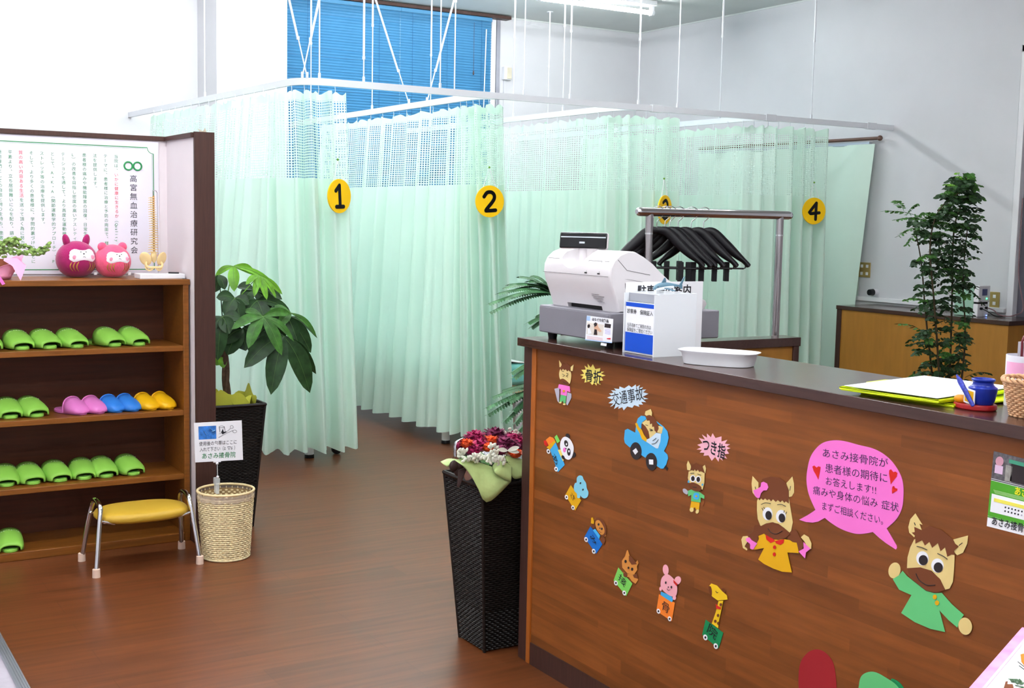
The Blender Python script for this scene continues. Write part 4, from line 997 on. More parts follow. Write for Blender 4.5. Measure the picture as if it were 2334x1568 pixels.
def make_hanger(lab):
    t = thing('coat_hanger', lab, 'hanger', (0, 0, 0), 'black hangers on the coat rack')
    # origin = top of the bar where the hook rests
    pts = [(-.022, 0, -.028), (-.026, 0, -.008), (-.012, 0, .004), (.006, 0, .0055), (.023, 0, -.006), (.027, 0, -.030), (.012, 0, -.052), (-.002, 0, -.066), (-.004, 0, -.105)]
    G().tube(cr([(x*1.0, y, z) for x, y, z in pts], 5), .0021, 8).build('hook', m_chrome, t, local=True)
    for s in (-1, 1):
        pl = cr([(0, 0, -.108), (s*.045, .0, -.114), (s*.10, -.004, -.165), (s*.155, -.010, -.215), (s*.20, -.016, -.252), (s*.222, -.020, -.276)], 5)
        n = len(pl); rows = []
        for i, p in enumerate(pl):
            tg = (pl[min(i+1, n-1)]-pl[max(0, i-1)]).normalized(); nn = V((tg.z, 0, -tg.x))*s; k = i/(n-1)
            hh = .013+.012*math.sin(PI*min(1, k*1.3)); ww = .008+.016*k
            if i == n-1: hh *= .5; ww *= .6
            rows.append([p+nn*hh*math.cos(2*PI*q/10)+V((0, 1, 0))*ww*math.sin(2*PI*q/10) for q in range(10)])
        k0 = len(rows); g = G().grid(rows, close_u=True); g.f.append(tuple(range(10))[::-1]); g.f.append(tuple((k0-1)*10+i for i in range(10)))
        g.build('shoulder', m_hang, t, local=True, smooth=60)
        G().box((s*.115-.013, -.016, -.305), (s*.115+.013, .016, -.256)).box((s*.115-.012, -.018, -.350), (s*.115+.012, -.006, -.290)).box((s*.115-.012, .006, -.350), (s*.115+.012, .018, -.290)).build('clip', m_hang, t, local=True, bevel=.002)
        G().tube([(s*.205, -.016, -.262), (s*.205, -.012, -.283), (s*.198, 0, -.287)], .003, 6).build('bar_end', m_hang, t, local=True)
    G().tube([(-.20, 0, -.287), (.20, 0, -.287)], .004, 8).build('trouser_bar', m_hang, t, local=True)
    return t
hx = [at(p, 486, 'y', 4.6).x for p in (1503, 1521, 1532, 1551, 1581, 1609)]
ords = ['first from the left post', 'second from the left post', 'third from the left post', 'fourth from the left post', 'fifth from the left post', 'last toward the bar middle']
hg = None
for i, x in enumerate(hx):
    lab = 'black clip hanger on the chrome coat rack, '+ords[i]; a = R((-31, -34, -30, -33, -35, -31)[i])
    if hg is None: hg = make_hanger(lab); hg.location = (x-.008, 4.6, RB+.0225); hg.rotation_euler = (0, 0, a)
    else: dup(hg, (x-.008, 4.6, RB+.0225), a, lab)

# ------------------------------------------------------------------ cash drawer and register
t = thing('steel_cash_box', 'grey steel cash drawer under the white register on the counter', 'cash box', (2.4, 3.22, 1.107))
G().box((2.200, 3.030, 1.128), (2.640, 3.430, 1.219)).build('case', m_grey, t, bevel=.004)
G().box((2.197, 3.034, 1.131), (2.2005, 3.426, 1.213)).build('back_plate', m_grey, t, bevel=.001)
for x, y in ((2.225, 3.385), (2.225, 3.065), (2.50, 3.385), (2.50, 3.065)): G().lathe([(0, 0), (.014, 0), (.017, .022), (0, .022)], (x, y, 1.107), 14).build('rubber_foot', m_black, t)
S_ = lambda x, y: at(x, y, 'x', 2.1965)
st = thing('advert_sticker', 'small advertising sticker with two people on the grey cash drawer', 'sticker', S_(1366, 760))
fx = V((-.0004, 0, 0))
def quadx(nm, pl, m_, par, lift=1, fn=S_): return G().prism([fn(*p)+fx*lift for p in pl], (.0003, 0, 0)).build(nm, m_, par, smooth=0)
m_lblue = mat('pale_blue_print', (170, 200, 240), .5); m_skin = mat('print_skin', (214, 168, 140), .6); m_pbk = mat('print_black', (40, 30, 34), .6)
quadx('sheet', [(1338, 719), (1398, 727), (1395, 782), (1334, 775)], m_paper, st)
quadx('blue_corner', [(1338, 720), (1346, 721), (1345, 731), (1337, 730)], m_lblue, st, 2)
quadx('blue_edge', [(1334, 773), (1395, 780), (1395, 782), (1334, 775)], m_lblue, st, 2)
quadx('photo', [(1339, 735), (1377, 740), (1374, 766), (1337, 761)], mat('print_room', (224, 214, 204), .6), st, 2)
quadx('person_shape', [(1355, 740), (1362, 736), (1364, 744), (1372, 755), (1368, 757), (1362, 753), (1362, 764), (1354, 763), (1355, 752)], m_skin, st, 3)
quadx('person_hair', [(1354, 738), (1358, 734.5), (1362, 737), (1361, 742), (1356, 745)], m_pbk, st, 4); quadx('person_trousers', [(1356, 750), (1361, 751), (1362, 763), (1354, 763)], m_pbk, st, 4)
quadx('person_shape', [(1340, 748), (1345, 748), (1349, 760), (1340, 761)], m_paper, st, 3); quadx('person_hair', [(1340, 741), (1344, 738), (1346, 743), (1343, 748), (1340, 746)], m_pbk, st, 4)
quadx('photo', [(1379, 737), (1393, 739), (1392, 748), (1378, 746)], m_pbk, st, 2); quadx('red_mark', [(1383, 771), (1392, 770), (1392, 774), (1384, 773)], m_rink, st, 2)
quadx('price_label', [(1370, 781), (1383, 783), (1382, 789), (1369, 787)], m_paper, t, 1)
text('lettering', 'はらぐち化粧品', S_(1350, 730)+fx*3, S_(1388, 735)+fx*3, V((0, 0, 1)), .0105, m_ink, st, .03)
g = G()
for k in range(3): g.prism([S_(1338, 766+k*2.6)+fx*2, S_(1374, 770.5+k*2.6)+fx*2, S_(1374, 771.3+k*2.6)+fx*2, S_(1338, 766.8+k*2.6)+fx*2], (.0002, 0, 0))
g.build('small_print', mat('pale_red_print', (220, 150, 160), .6), st, smooth=0)
g = G()
for k in range(6): g.prism([S_(1379, 750+k*2)+fx*2, S_(1392, 751.8+k*2)+fx*2, S_(1392, 752.5+k*2)+fx*2, S_(1379, 750.7+k*2)+fx*2], (.0002, 0, 0))
g.build('small_print', mat('pale_violet_print', (180, 170, 220), .6), st, smooth=0)

t = thing('cash_register', 'white cash register with black customer display on a pole', 'cash register', (2.42, 3.22, 1.219))
m_reg = mat('register_plastic', (226, 220, 222), .38, var=.01)
prof = [(2.245, 1.219), (2.236, 1.245), (2.224, 1.275), (2.211, 1.305), (2.205, 1.335), (2.207, 1.358), (2.218, 1.380), (2.24, 1.398), (2.27, 1.409), (2.30, 1.408), (2.335, 1.392), (2.37, 1.371), (2.40, 1.346), (2.435, 1.320), (2.50, 1.288), (2.594, 1.250), (2.602, 1.238), (2.59, 1.222), (2.58, 1.219)]
cx, cz = 2.38, 1.30; rows = []
for y, f in ((3.043, .965), (3.046, .985), (3.055, .998), (3.07, 1), (3.395, 1), (3.41, .998), (3.419, .985), (3.422, .965)):
    rows.append([(cx+(x-cx)*f, y, max(1.219, cz+(z-cz)*f)) for x, z in prof])
g = G().grid(rows, close_u=True); n = len(prof); g.f.append(tuple(range(n))[::-1]); g.f.append(tuple(range(7*n, 8*n)))
body = g.build('body', m_reg, t, smooth=35)
def carve(o, *cutters):
    for c_ in cutters:
        co = c_.build('cut', m_reg, None); md = o.modifiers.new('b', 'BOOLEAN'); md.object = co; md.operation = 'DIFFERENCE'; md.solver = 'EXACT'
        bpy.context.view_layer.update(); dg = bpy.context.evaluated_depsgraph_get(); me = bpy.data.meshes.new_from_object(o.evaluated_get(dg)); o.modifiers.clear(); o.data = me; bpy.data.objects.remove(co)
    for p in o.data.polygons: p.use_smooth = True
    o.data.set_sharp_from_angle(angle=R(35))
off = V(t.location)
carve(body, G().ball(V((2.215, 3.262, 1.425)), (.085, .082, .078), 32, 20), G().box(V((2.19, 3.13, 1.21)), V((2.262, 3.325, 1.233))))
G().box((2.256, 3.132, 1.2195), (2.266, 3.323, 1.232)).build('vent_slot', m_black, t, smooth=0)
G().tube([(2.252, 3.262, 1.345), (2.252, 3.262, 1.40), (2.254, 3.262, 1.425)], [.0165, .0145, .014], 20).build('display_pole', m_reg, t)
mt = Matrix.Translation((2.252, 3.255, 1.435)) @ Matrix.Rotation(R(42), 4, 'Z') @ Matrix.Rotation(R(10), 4, 'Y')
ds = G().box((-.006, -.080, -.026), (.014, .080, .028), mt).build('display', m_reg, t, bevel=.006)
G().box((-.012, -.078, -.025), (-.004, .078, .026), mt).build('display_screen', mat('gloss_black', (8, 7, 10), .18, spec=.4), ds, bevel=.005)
G().box((-.0128, -.006, -.010), (-.0115, .012, -.004), mt).build('nameplate', m_alu, ds, smooth=0)
G().box((-.0128, -.074, .009), (-.0118, .074, .0125), mt).build('highlight_strip', m_alu, ds, smooth=0)
m_seam = mat('seam_grey', (120, 116, 118), .7)
def seam(nm, pts, r=.0006): return G().tube(pts, r, 5).build(nm, m_seam, t)
seam('casing_seam', [(2.2045, 3.42, 1.330), (2.2045, 3.05, 1.330)]); seam('casing_seam', [(2.212, 3.045, 1.330), (2.30, 3.0425, 1.318), (2.42, 3.0425, 1.300)])
for a, b_ in (((2.2155, 3.405, 1.376), (2.2155, 3.34, 1.376)), ((2.2155, 3.17, 1.376), (2.2155, 3.10, 1.376)), ((2.2155, 3.17, 1.376), (2.205, 3.17, 1.340)), ((2.2155, 3.10, 1.376), (2.205, 3.10, 1.340)), ((2.2155, 3.085, 1.376), (2.2155, 3.062, 1.376))): seam('panel_seam', [a, b_], .0007)
for y in (3.172, 3.102): G().box((2.2035, y-.006, 1.335), (2.2055, y+.006, 1.339)).build('latch_slot', m_black, t)
pts = [V((2.34+.075*math.cos(a), 3.0425, 1.31+.075*math.sin(a))) for a in [R(180+q) for q in range(0, 100, 10)]]
seam('side_arc', pts, .0011)
seam('side_line', [(2.235, 3.0425, 1.382), (2.27, 3.0425, 1.350), (2.36, 3.0425, 1.335)], .0009)
for i, (y0, y1, z) in enumerate(((3.165, 3.125, 1.270), (3.165, 3.10, 1.264), (3.16, 3.11, 1.258), (3.15, 3.12, 1.252), (3.14, 3.105, 1.246))):
    G().box((2.2238+(1.270-z)*.3, y1, z), (2.2255+(1.270-z)*.32, y0, z+.0011)).build('rating_label', m_seam, t, smooth=0)
G().box((2.47, 3.07, 1.302), (2.57, 3.38, 1.304), Matrix.Identity(4)).build('keyboard_plate', m_grey, t)

# ------------------------------------------------------------------ white card box with sheet and shark
t = thing('card_box', 'white acrylic box with blue label for cards, beside the register', 'box', (2.30, 2.88, 1.107))
by0, by1, bx1 = 2.806, 2.957, 2.355
m_acr = mat('white_acrylic', (236, 238, 242), .2, var=.005, coat=.3)
for y0, y1 in ((by0, by0+.004), (by1-.004, by1)):
    G().prism([(2.198, y0, 1.107), (2.388, y0, 1.107), (2.366, y0, 1.122), (bx1, y0, 1.14), (bx1, y0, 1.288), (2.198, y0, 1.288)], (0, y1-y0, 0)).build('side_panel', m_acr, t, smooth=0)
G().box((2.204, by0+.004, 1.108), (2.210, by1-.004, 1.262)).build('front_panel', m_acr, t, smooth=0)
G().box((bx1-.006, by0+.004, 1.108), (bx1, by1-.004, 1.284)).build('back_panel', m_acr, t, smooth=0)
G().box((2.214, by0, 1.288), (bx1, by1, 1.291)).build('lid', m_acr, t, smooth=0)
G().box((2.214, by0+.004, 1.262), (2.217, by1-.004, 1.288)).build('slot_shade', mat('slot_grey', (160, 162, 170), .5), t, smooth=0)
m_lab = mat('blue_label', (14, 74, 190), .4, var=.02); m_wlab = mat('white_label', (246, 246, 250), .35, var=.005)
G().box((2.2025, by0+.006, 1.112), (2.2038, by1-.006, 1.262)).build('label', m_wlab, t, smooth=0)
G().box((2.2018, by0+.006, 1.113), (2.2026, by1-.006, 1.170)).build('blue_band', m_lab, t, smooth=0)
G().box((2.2018, by0+.006, 1.248), (2.2026, by1-.006, 1.260)).build('blue_band', m_lab, t, smooth=0)
X2 = 2.2015
text('lettering', '診察券　保険証入', (X2, by1-.012, 1.228), (X2, by0+.012, 1.228), V((0, 0, 1)), .0155, m_ink, t, .005)
text('lettering', '当月初めてご来院の方は', (X2, by1-.014, 1.187), (X2, by0+.020, 1.187), V((0, 0, 1)), .0135, m_ink, t)
text('lettering', '保険証をご提出ください', (X2, by1-.014, 1.173), (X2, by0+.012, 1.173), V((0, 0, 1)), .0135, m_ink, t)
t = thing('parking_notice', 'white upright notice sheet behind the card box with black Japanese heading', 'notice', (2.32, 2.968, 1.107))
G().box((2.210, 2.960, 1.107), (2.507, 2.966, 1.318)).build('sheet', m_paper, t, smooth=0)
yv = 2.9594; a = at(1452, 673, 'y', yv); b_ = at(1576, 673, 'y', yv); b_.z = a.z
text('lettering', '駐車場の案内', a, b_, V((0, 0, 1)), .036, m_ink, t, .02)
t = thing('toy_shark', 'small grey blue toy shark lying on the white card box', 'toy', (2.31, 2.87, 1.291))
m_shk = mat('shark_grey', (84, 116, 134), .4, var=.06); m_shw = mat('shark_white', (232, 234, 238), .4)
P0 = V((2.235, 2.862, 1.303)); P1 = V((2.330, 2.862, 1.312))
sp = [P0.lerp(P1, k/14)+V((0, .008*math.sin(k*.4), .006*math.sin(PI*k/14))) for k in range(15)]
rr = [q*.78 for q in (.003, .008, .0115, .014, .0155, .016, .0158, .0148, .0132, .011, .009, .007, .0055, .004, .003)]
G().tube(sp, rr, 16, flat=.8).build('body', m_shk, t)
G().tube([p-V((0, .0015, .0038)) for p in sp[1:11]], [r*.88 for r in rr[1:11]], 16, flat=.8).build('belly', m_shw, t)
def fin(pts, th=.003): return G().prism([V(p)-V((0, th/2, 0)) for p in pts], (0, th, 0)).build('fin', m_shk, t, bevel=.0006)
c0 = sp[6]; fin([c0+V((-.008, 0, .008)), c0+V((.003, 0, .024)), c0+V((.007, 0, .022)), c0+V((.010, 0, .008))])
c0 = sp[14]; fin([c0+V((-.006, 0, -.002)), c0+V((.014, 0, .026)), c0+V((.019, 0, .028)), c0+V((.008, 0, .004)), c0+V((.009, 0, -.010)), c0+V((.003, 0, -.008))])
for s in (-1, 1): c0 = sp[5]; G().prism([c0+V((0, s*.010, -.006)), c0+V((.012, s*.010, -.006)), c0+V((.026, s*.036, -.014)), c0+V((.018, s*.034, -.014))], (0, 0, .002)).build('fin', m_shk, t)
G().ball(sp[2]+V((0, -.0095, .003)), .0016, 8, 6).build('eye', m_black, t)

# ------------------------------------------------------------------ white tray
t = thing('coin_tray', 'white rounded coin tray on the counter beside the card box', 'tray', (2.27, 2.58, 1.107))
c_ = (at(1565, 826, 'z', 1.107)+at(1724, 838, 'z', 1.107))/2
def supell(cx, cy, a_, b__, z, rot, n=44, e=.62):
    o = []
    for i in range(n):
        th = 2*PI*i/n; x = math.copysign(abs(math.cos(th))**e, math.cos(th))*a_; y = math.copysign(abs(math.sin(th))**e, math.sin(th))*b__
        o.append(V((cx+x*math.cos(rot)-y*math.sin(rot), cy+x*math.sin(rot)+y*math.cos(rot), z)))
    return o
rot = R(-60); cx, cy = 2.262, 2.592
g = G().grid([supell(cx, cy, q*.098, q*.055, z, rot) for q, z in ((0, 1.107), (.94, 1.107), (.99, 1.1085), (1.01, 1.115), (1.07, 1.140), (1.17, 1.146), (1.17, 1.1448), (1.055, 1.138), (.995, 1.116), (.96, 1.111), (0, 1.111))], close_u=True)
g.build('tray', m_white, t, smooth=50)
# ------------------------------------------------------------------ yellow trays with paper
m_lime = mat('lime_plastic', (214, 232, 20), .3, var=.02)
def ytray(dx, dy, z, rot, lab, paper):
    t = thing('document_tray', lab, 'tray', (2.334+dx, 1.922+dy, z), 'lime document trays on the counter', R(rot))
    L2, W2 = .126, .178
    ol = [(-L2, -W2), (L2, -W2), (L2, W2), (-L2, W2)]
    G().box((-W2, -L2, 0), (W2, L2, .004)).build('base', m_lime, t, local=True, bevel=.0015)
    g = G().tube([(-W2, -L2, .006), (W2, -L2, .006), (W2, L2, .006), (-W2, L2, .006)], .0032, 8, closed=True); g.build('rim', m_lime, t, local=True)
    for s in (-1, 1): G().prism([(s*W2*.5*c1, s2*L2, .002) for c1, s2 in ((-1, s), (-1, s), (1, s), (1, s))][:0] or [(-.07, s*L2, .003), (.05, s*L2, .003), (.03, s*(L2+.016), .003), (-.05, s*(L2+.016), .003)], (0, 0, .006)).build('handle', m_lime, t, local=True, bevel=.002)
    if paper:
        p = G().box((-W2+.006, -L2+.006, .0105), (W2-.006, L2-.006, .0115)).xf(Matrix.Translation((2.334+dx, 1.922+dy, z)) @ Matrix.Rotation(R(rot), 4, 'Z')).build('paper_sheet', m_paper, smooth=0)
        tag(p, paper, 'paper')
ytray(.046, -.028, 1.107, 4, 'lower lime yellow document tray, mostly hidden under the other', None)
ytray(.0, .0, 1.1165, 9, 'upper lime yellow document tray holding white paper on the counter', 'blank white paper sheet in the upper lime tray on the counter')
# ------------------------------------------------------------------ blue jar on red base
t = thing('jar_ornament', 'blue ink jar and pen ornament on a red round base on the counter', 'ornament', (2.248, 1.728, 1.107))
c_ = (2.248, 1.728, 1.107); m_rbase = mat('red_lacquer', (150, 26, 30), .3); m_jar = mat('royal_blue', (18, 40, 140), .3)
G().lathe([(0, 0), (.043, 0), (.046, .003), (.046, .010), (.0445, .0125), (0, .013)], c_, 40, sx=.85, sy=1.05).build('base', m_rbase, t)
jc = (2.250, 1.712, 1.120)
G().lathe([(r_*.98, z_*.78) for r_, z_ in [(0, 0), (.023, 0), (.0265, .010), (.031, .040), (.031, .046), (.025, .051), (.022, .056), (.022, .062), (.0255, .067), (.0255, .070), (.023, .0715), (.021, .069), (.019, .045), (0, .045)]], jc, 36).build('jar', m_jar, t)
sc_ = V((jc[0]-.0300, jc[1]+.010, jc[2]+.0))
G().prism([sc_+V((-.0015, dy, dz)) for dy, dz in ((0.014, .003), (-.014, -.001), (-.014, .031), (.014, .035))], (.002, 0, 0)).build('stamp_border', m_paper, t, smooth=0)
G().prism([sc_+V((-.0022, dy, dz)) for dy, dz in ((0.011, .006), (-.011, .003), (-.011, .028), (.011, .031))], (.001, 0, 0)).build('stamp', m_yel, t, smooth=0)
a = at(2190, 872, 'x', 2.215); b_ = at(2218, 925, 'x', 2.215)
G().tube([a+(a-b_)*.35, a+(a-b_)*.1, a, b_, b_+(b_-a)*.05], [.0015, .0055, .006, .0042, .001], 12).build('pen', mat('pen_blue', (54, 62, 158), .35, var=.3, vs=200), t)
G().ball(V((2.228, 1.752, 1.127)), (.010, .016, .010), 14, 9).build('orange_knob', mat('orange_gloss', (222, 136, 20), .3), t)

# ------------------------------------------------------------------ cup holder with bag, wicker basket (right edge)
t = thing('paper_cup_holder', 'tall translucent white holder with pink label at the right edge of the counter', 'holder', (2.390, 1.712, 1.107))
hc = (2.390, 1.712, 1.107)
m_tl = mat('frosted_plastic', (226, 222, 232), .3, var=.02)
G().lathe([(0, 0), (.040, 0), (.0405, .002), (.041, .114), (.039, .114), (.0385, .004), (0, .004)], hc, 36).build('cup', m_tl, t)
rows = [[V(hc)+V((.0417*math.cos(a), .0417*math.sin(a), z)) for a in [R(150+q*8) for q in range(14)]] for z in (.068, .100)]
lb = G().grid(rows).build('pink_label', mat('pink_label', (240, 170, 208), .6), t)
bg_ = thing('gift_bag', 'small grey and pink gift bag with a dark red ribbon, inside the white holder', 'bag', (hc[0], hc[1], 1.112))
G().box((hc[0]-.024, hc[1]-.026, 1.112), (hc[0]+.022, hc[1]+.004, 1.262-.01)).build('bag_body', mat('grey_paper_bag', (168, 162, 168), .6), bg_, smooth=0)
G().box((hc[0]-.0245, hc[1]-.0265, 1.20), (hc[0]+.0225, hc[1]-.012, 1.2525)).build('pink_half', m_pwrap, bg_, smooth=0)
m_dr = mat('dark_red_ribbon', (96, 24, 34), .4)
G().tube(cr([V((hc[0]-.026, hc[1]-.008, z)) for z in (1.215, 1.24, 1.255)]+[V((hc[0]-.018, hc[1]-.010, 1.268)), V((hc[0], hc[1]-.016, 1.266)), V((hc[0]-.026, hc[1]-.024, 1.24))], 5), .003, 8, flat=.5).build('ribbon', m_dr, bg_)
wc = (2.262, 1.603, 1.107); m_rat = mat('rattan', (206, 160, 120), .5, var=.15, vs=60)
t = thing('wicker_basket', 'small natural wicker basket at the right edge of the counter', 'basket', wc)
weave(G(), round_ring(wc, .036, .053, .075), [.003+.0047*k for k in range(15)], 108, .0026, .0026, 6, 6).build('weave', m_rat, t, kind='stuff')
g = G()
for k in range(18): a = 2*PI*k/18; n_ = V((math.cos(a), math.sin(a), 0)); g.tube([V(wc)+n_*.034, V(wc)+n_*.051+V((0, 0, .076))], .0018, 5)
g.build('stake', m_rat, t, kind='stuff')
for ph in (0, PI):
    G().tube([V(wc)+V(((.054+.004*math.sin(i*.6+ph))*math.cos(2*PI*i/120), (.054+.004*math.sin(i*.6+ph))*math.sin(2*PI*i/120), .078+.004*math.cos(i*.6+ph))) for i in range(120)], .0034, 8, closed=True).build('braided_rim', m_rat, t)
G().lathe([(0, .003), (.036, .003)], wc, 24, cap=False).build('bottom', m_rat, t)
cn = G().ball((wc[0], wc[1]+.01, 1.172), .014, 12, 8).build('wrapped_sweet', mat('plum_wrapper', (110, 36, 80), .3)); tag(cn, 'small plum coloured wrapped sweet in the wicker basket', 'sweet')
G().lathe([(0, .003), (.032, .004), (.0345, .012)], wc, 20, cap=False).build('lining', m_rat, t)
# ------------------------------------------------------------------ paper cut-outs taped to the counter front
def TR(ox, oy, s): return lambda pts: [(ox+x/s, oy+y/s) for x, y in pts]
def cx_(p, lift): return at(p[0], p[1], 'x', XF-.0012-.0007*lift)
class Cut:
    def __init__(s, name, label, cat, px, group=None):
        s.t = thing(name, label, cat, at(px[0], px[1], 'x', XF-.001), group)
    def p(s, nm, pts, m_, lift=0, curve=False):
        if curve: pts = [(v_.x, v_.y) for v_ in cr([V((a, b_, 0)) for a, b_ in pts], 5, True)]
        return G().prism([cx_(q, lift) for q in pts], (.0006, 0, 0)).build(nm, m_, s.t, smooth=0)
    def e(s, nm, c, rx, ry, m_, lift=0, rot=0, n=24):
        o = []
        for k in range(n):
            x, y = rx*math.cos(2*PI*k/n), ry*math.sin(2*PI*k/n); o.append((c[0]+x*math.cos(rot)-y*math.sin(rot), c[1]+x*math.sin(rot)+y*math.cos(rot)))
        return s.p(nm, o, m_, lift)
    def l(s, nm, pts, m_, lift, w=.0008, curve=True):
        q = [cx_(a, lift) for a in pts]; q = cr(q, 4) if curve and len(q) > 2 else q
        return G().tube(q, w, 5, flat=1).build(nm, m_, s.t)
    def w(s, txt, a, b_, h, m_, lift=3, bold=0.0, up=V((0, 0, 1))):
        return text('lettering', txt, cx_(a, lift), cx_(b_, lift), up, h, m_, s.t, bold)
m_blk = mat('black_paper', (44, 36, 38), .7, var=.02); m_wpap = m_paper
m_pale = mat('pale_blue_paper', (206, 226, 240), .7, var=.01); m_pyel = mat('pale_yellow_paper', (240, 220, 110), .7, var=.01); m_ppk = mat('pale_pink_paper', (244, 180, 196), .7, var=.01)
m_oran = mat('orange_paper', (240, 128, 40), .7, var=.02); m_dbl = mat('deep_blue_paper', (20, 106, 190), .7, var=.02); m_lgr = mat('light_green_paper', (122, 206, 92), .7, var=.02)
m_dgr = mat('dark_green_paper', (14, 128, 74), .7, var=.02); m_rab = mat('rose_paper', (244, 172, 182), .7, var=.01); m_grp = mat('silver_grey_paper', (180, 176, 190), .6, var=.02)
m_marker = mat('marker_ink', (52, 40, 80), .6); m_tan = mat('tan_paper', (204, 134, 60), .7, var=.02)

def rays(c, ax, ay, depth, n, rot=0, seed=0):
    r_ = random.Random(seed); o = []
    for k in range(2*n):
        a = 2*PI*k/(2*n); f = 1 if k % 2 == 0 else 1-depth
        cxx = math.copysign(abs(math.cos(a))**.75, math.cos(a))*ax*f*r_.uniform(.95, 1.08); cyy = math.copysign(abs(math.sin(a))**.75, math.sin(a))*ay*f*r_.uniform(.95, 1.08)
        o.append((c[0]+cxx*math.cos(rot)-cyy*math.sin(rot), c[1]+cxx*math.sin(rot)+cyy*math.cos(rot)))
    return o
A_ = TR(1180, 760, 3.734)
# horse with crutches
f = Cut('horse_cutout', 'small paper horse in pink shirt holding grey crutches, top left of the counter front', 'paper cut-out', (1285, 922))
f.p('ear', A_([(352, 228), (372, 258), (376, 292), (356, 285)]), m_cream, 1); f.p('ear', A_([(476, 264), (450, 285), (450, 318), (468, 320)]), m_cream, 1)
f.p('head', A_([(365, 300), (402, 292), (445, 318), (455, 365), (440, 430), (400, 415), (365, 395), (352, 350)]), m_cream, 2, True)
f.p('mane', A_([(362, 290), (385, 250), (402, 262), (420, 254), (448, 280), (444, 326), (432, 312), (420, 322), (408, 304), (396, 312), (384, 300), (370, 318)]), m_brown, 3)
f.p('muzzle', A_([(360, 395), (385, 385), (420, 408), (438, 432), (418, 444), (385, 432), (366, 416)]), m_brown, 3, True)
f.p('shirt', A_([(350, 432), (400, 440), (442, 450), (446, 500), (420, 490), (416, 532), (364, 520), (366, 470), (338, 482)]), m_pink, 1)
f.p('trousers', A_([(366, 520), (414, 530), (406, 594), (388, 590), (386, 570), (374, 584), (356, 580)]), m_grn, 0)
f.p('crutch', A_([(312, 470), (352, 462), (354, 500), (350, 590), (338, 575)]), m_grp, 2); f.p('crutch', A_([(422, 500), (456, 512), (456, 548), (424, 612), (412, 602)]), m_grp, 2)
f.e('button', A_([(392, 490)])[0], 2.5, 2.5, m_yel, 3); f.e('foot', A_([(362, 588)])[0], 3, 2, m_cream, 1); f.e('foot', A_([(396, 602)])[0], 3, 2, m_cream, 1)
for pl in ([(380, 345), (400, 356), (384, 368)], [(430, 350), (412, 362), (424, 372)], [(374, 320), (392, 322)], [(414, 338), (430, 342)], [(384, 410), (402, 424), (420, 422)]): f.l('drawn_line', A_(pl), m_ink, 4, .0007, False)
f = Cut('starburst_sign', 'pale yellow jagged paper sign with two black characters near the paper horse with crutches', 'paper sign', (1350, 857))
f.p('sheet', rays((1350, 855), 28, 22, .30, 14, .45, 1), m_pyel, 0); f.w('骨折', (1333, 866), (1371, 873), .042, m_ink, 1, .015)
f = Cut('starburst_sign', 'pale blue jagged paper sign with four black characters above the paper car', 'paper sign', (1431, 906))
f.p('sheet', rays((1431, 905), 44, 27, .22, 21, -.16, 2), m_pale, 0); f.w('交通事故', (1396, 924), (1468, 908), .044, m_ink, 1, .0)
f = Cut('starburst_sign', 'pale pink jagged paper sign with three black characters above the crying paper horse', 'paper sign', (1627, 1020))
f.p('sheet', rays((1627, 1020), 38, 28, .28, 17, .38, 3), m_ppk, 0); f.w('つき指', (1599, 1023), (1652, 1045), .042, m_ink, 1, .015)
# car
C_ = TR(1410, 920, 9.8)
f = Cut('car_cutout', 'light blue paper car with black wheels carrying an injured paper horse', 'paper cut-out', (1475, 1010))
f.p('car_body', C_([(395, 440), (430, 330), (500, 270), (590, 280), (620, 340), (520, 420), (500, 560), (600, 830), (850, 1000), (880, 1000), (930, 850), (950, 600), (990, 540), (830, 410), (850, 395), (1000, 510), (1090, 620), (1115, 760), (1080, 920), (1010, 1060), (1090, 1140), (1105, 1220), (1060, 1360), (1000, 1450), (940, 1450), (850, 1390), (780, 1150), (700, 1100), (630, 1150), (600, 1210), (510, 1150), (470, 950), (390, 865), (310, 900), (250, 980), (140, 880), (120, 790), (140, 590), (200, 560), (370, 650)]), m_blue, 2)
f.e('wheel', C_([(385, 1055)])[0], 12.8, 19.8, m_blk, 3, -.08); f.e('wheel', C_([(732, 1295)])[0], 12.6, 20, m_blk, 3, -.08)
f.p('hub', C_([(312, 1050), (385, 992), (432, 1075), (370, 1142)]), m_paper, 4); f.p('hub', C_([(675, 1245), (770, 1250), (772, 1362), (680, 1355)]), m_paper, 4)
f.p('ear', C_([(585, 240), (600, 170), (715, 120), (745, 200), (735, 275), (680, 250), (620, 270)]), m_cream, 3)
f.p('head', C_([(520, 430), (640, 340), (760, 440), (840, 640), (760, 740), (690, 780), (670, 620), (610, 520)]), m_cream, 3)
f.p('mane', C_([(635, 270), (700, 255), (800, 320), (880, 470), (890, 560), (850, 640), (800, 600), (790, 510), (750, 520), (745, 440), (700, 460), (695, 375), (630, 380)]), m_brown, 4)
f.p('muzzle', C_([(515, 450), (590, 500), (650, 600), (680, 700), (680, 775), (620, 745), (550, 640), (515, 540)]), m_brown, 4, True)
f.p('hand', C_([(880, 490), (990, 520), (960, 670), (860, 640), (870, 560)]), m_cream, 3)
f.p('bandage', C_([(620, 850), (625, 800), (700, 770), (840, 650), (945, 670), (930, 850), (880, 1000), (840, 1000)]), m_pale, 3)
f.p('arm', C_([(370, 440), (410, 430), (450, 520), (520, 590), (560, 690), (630, 790), (615, 855), (520, 790), (470, 660), (400, 540)]), m_yel, 3)
f.p('tail_pipe', C_([(1020, 1420), (1050, 1385), (1105, 1440), (1080, 1500)]), m_blk, 1)
for pl in ([(600, 470), (655, 490)], [(690, 560), (760, 590), (700, 600)], [(740, 900), (820, 880), (890, 800)], [(760, 830), (840, 770)]): f.l('drawn_line', C_(pl), m_ink, 5, .0008)
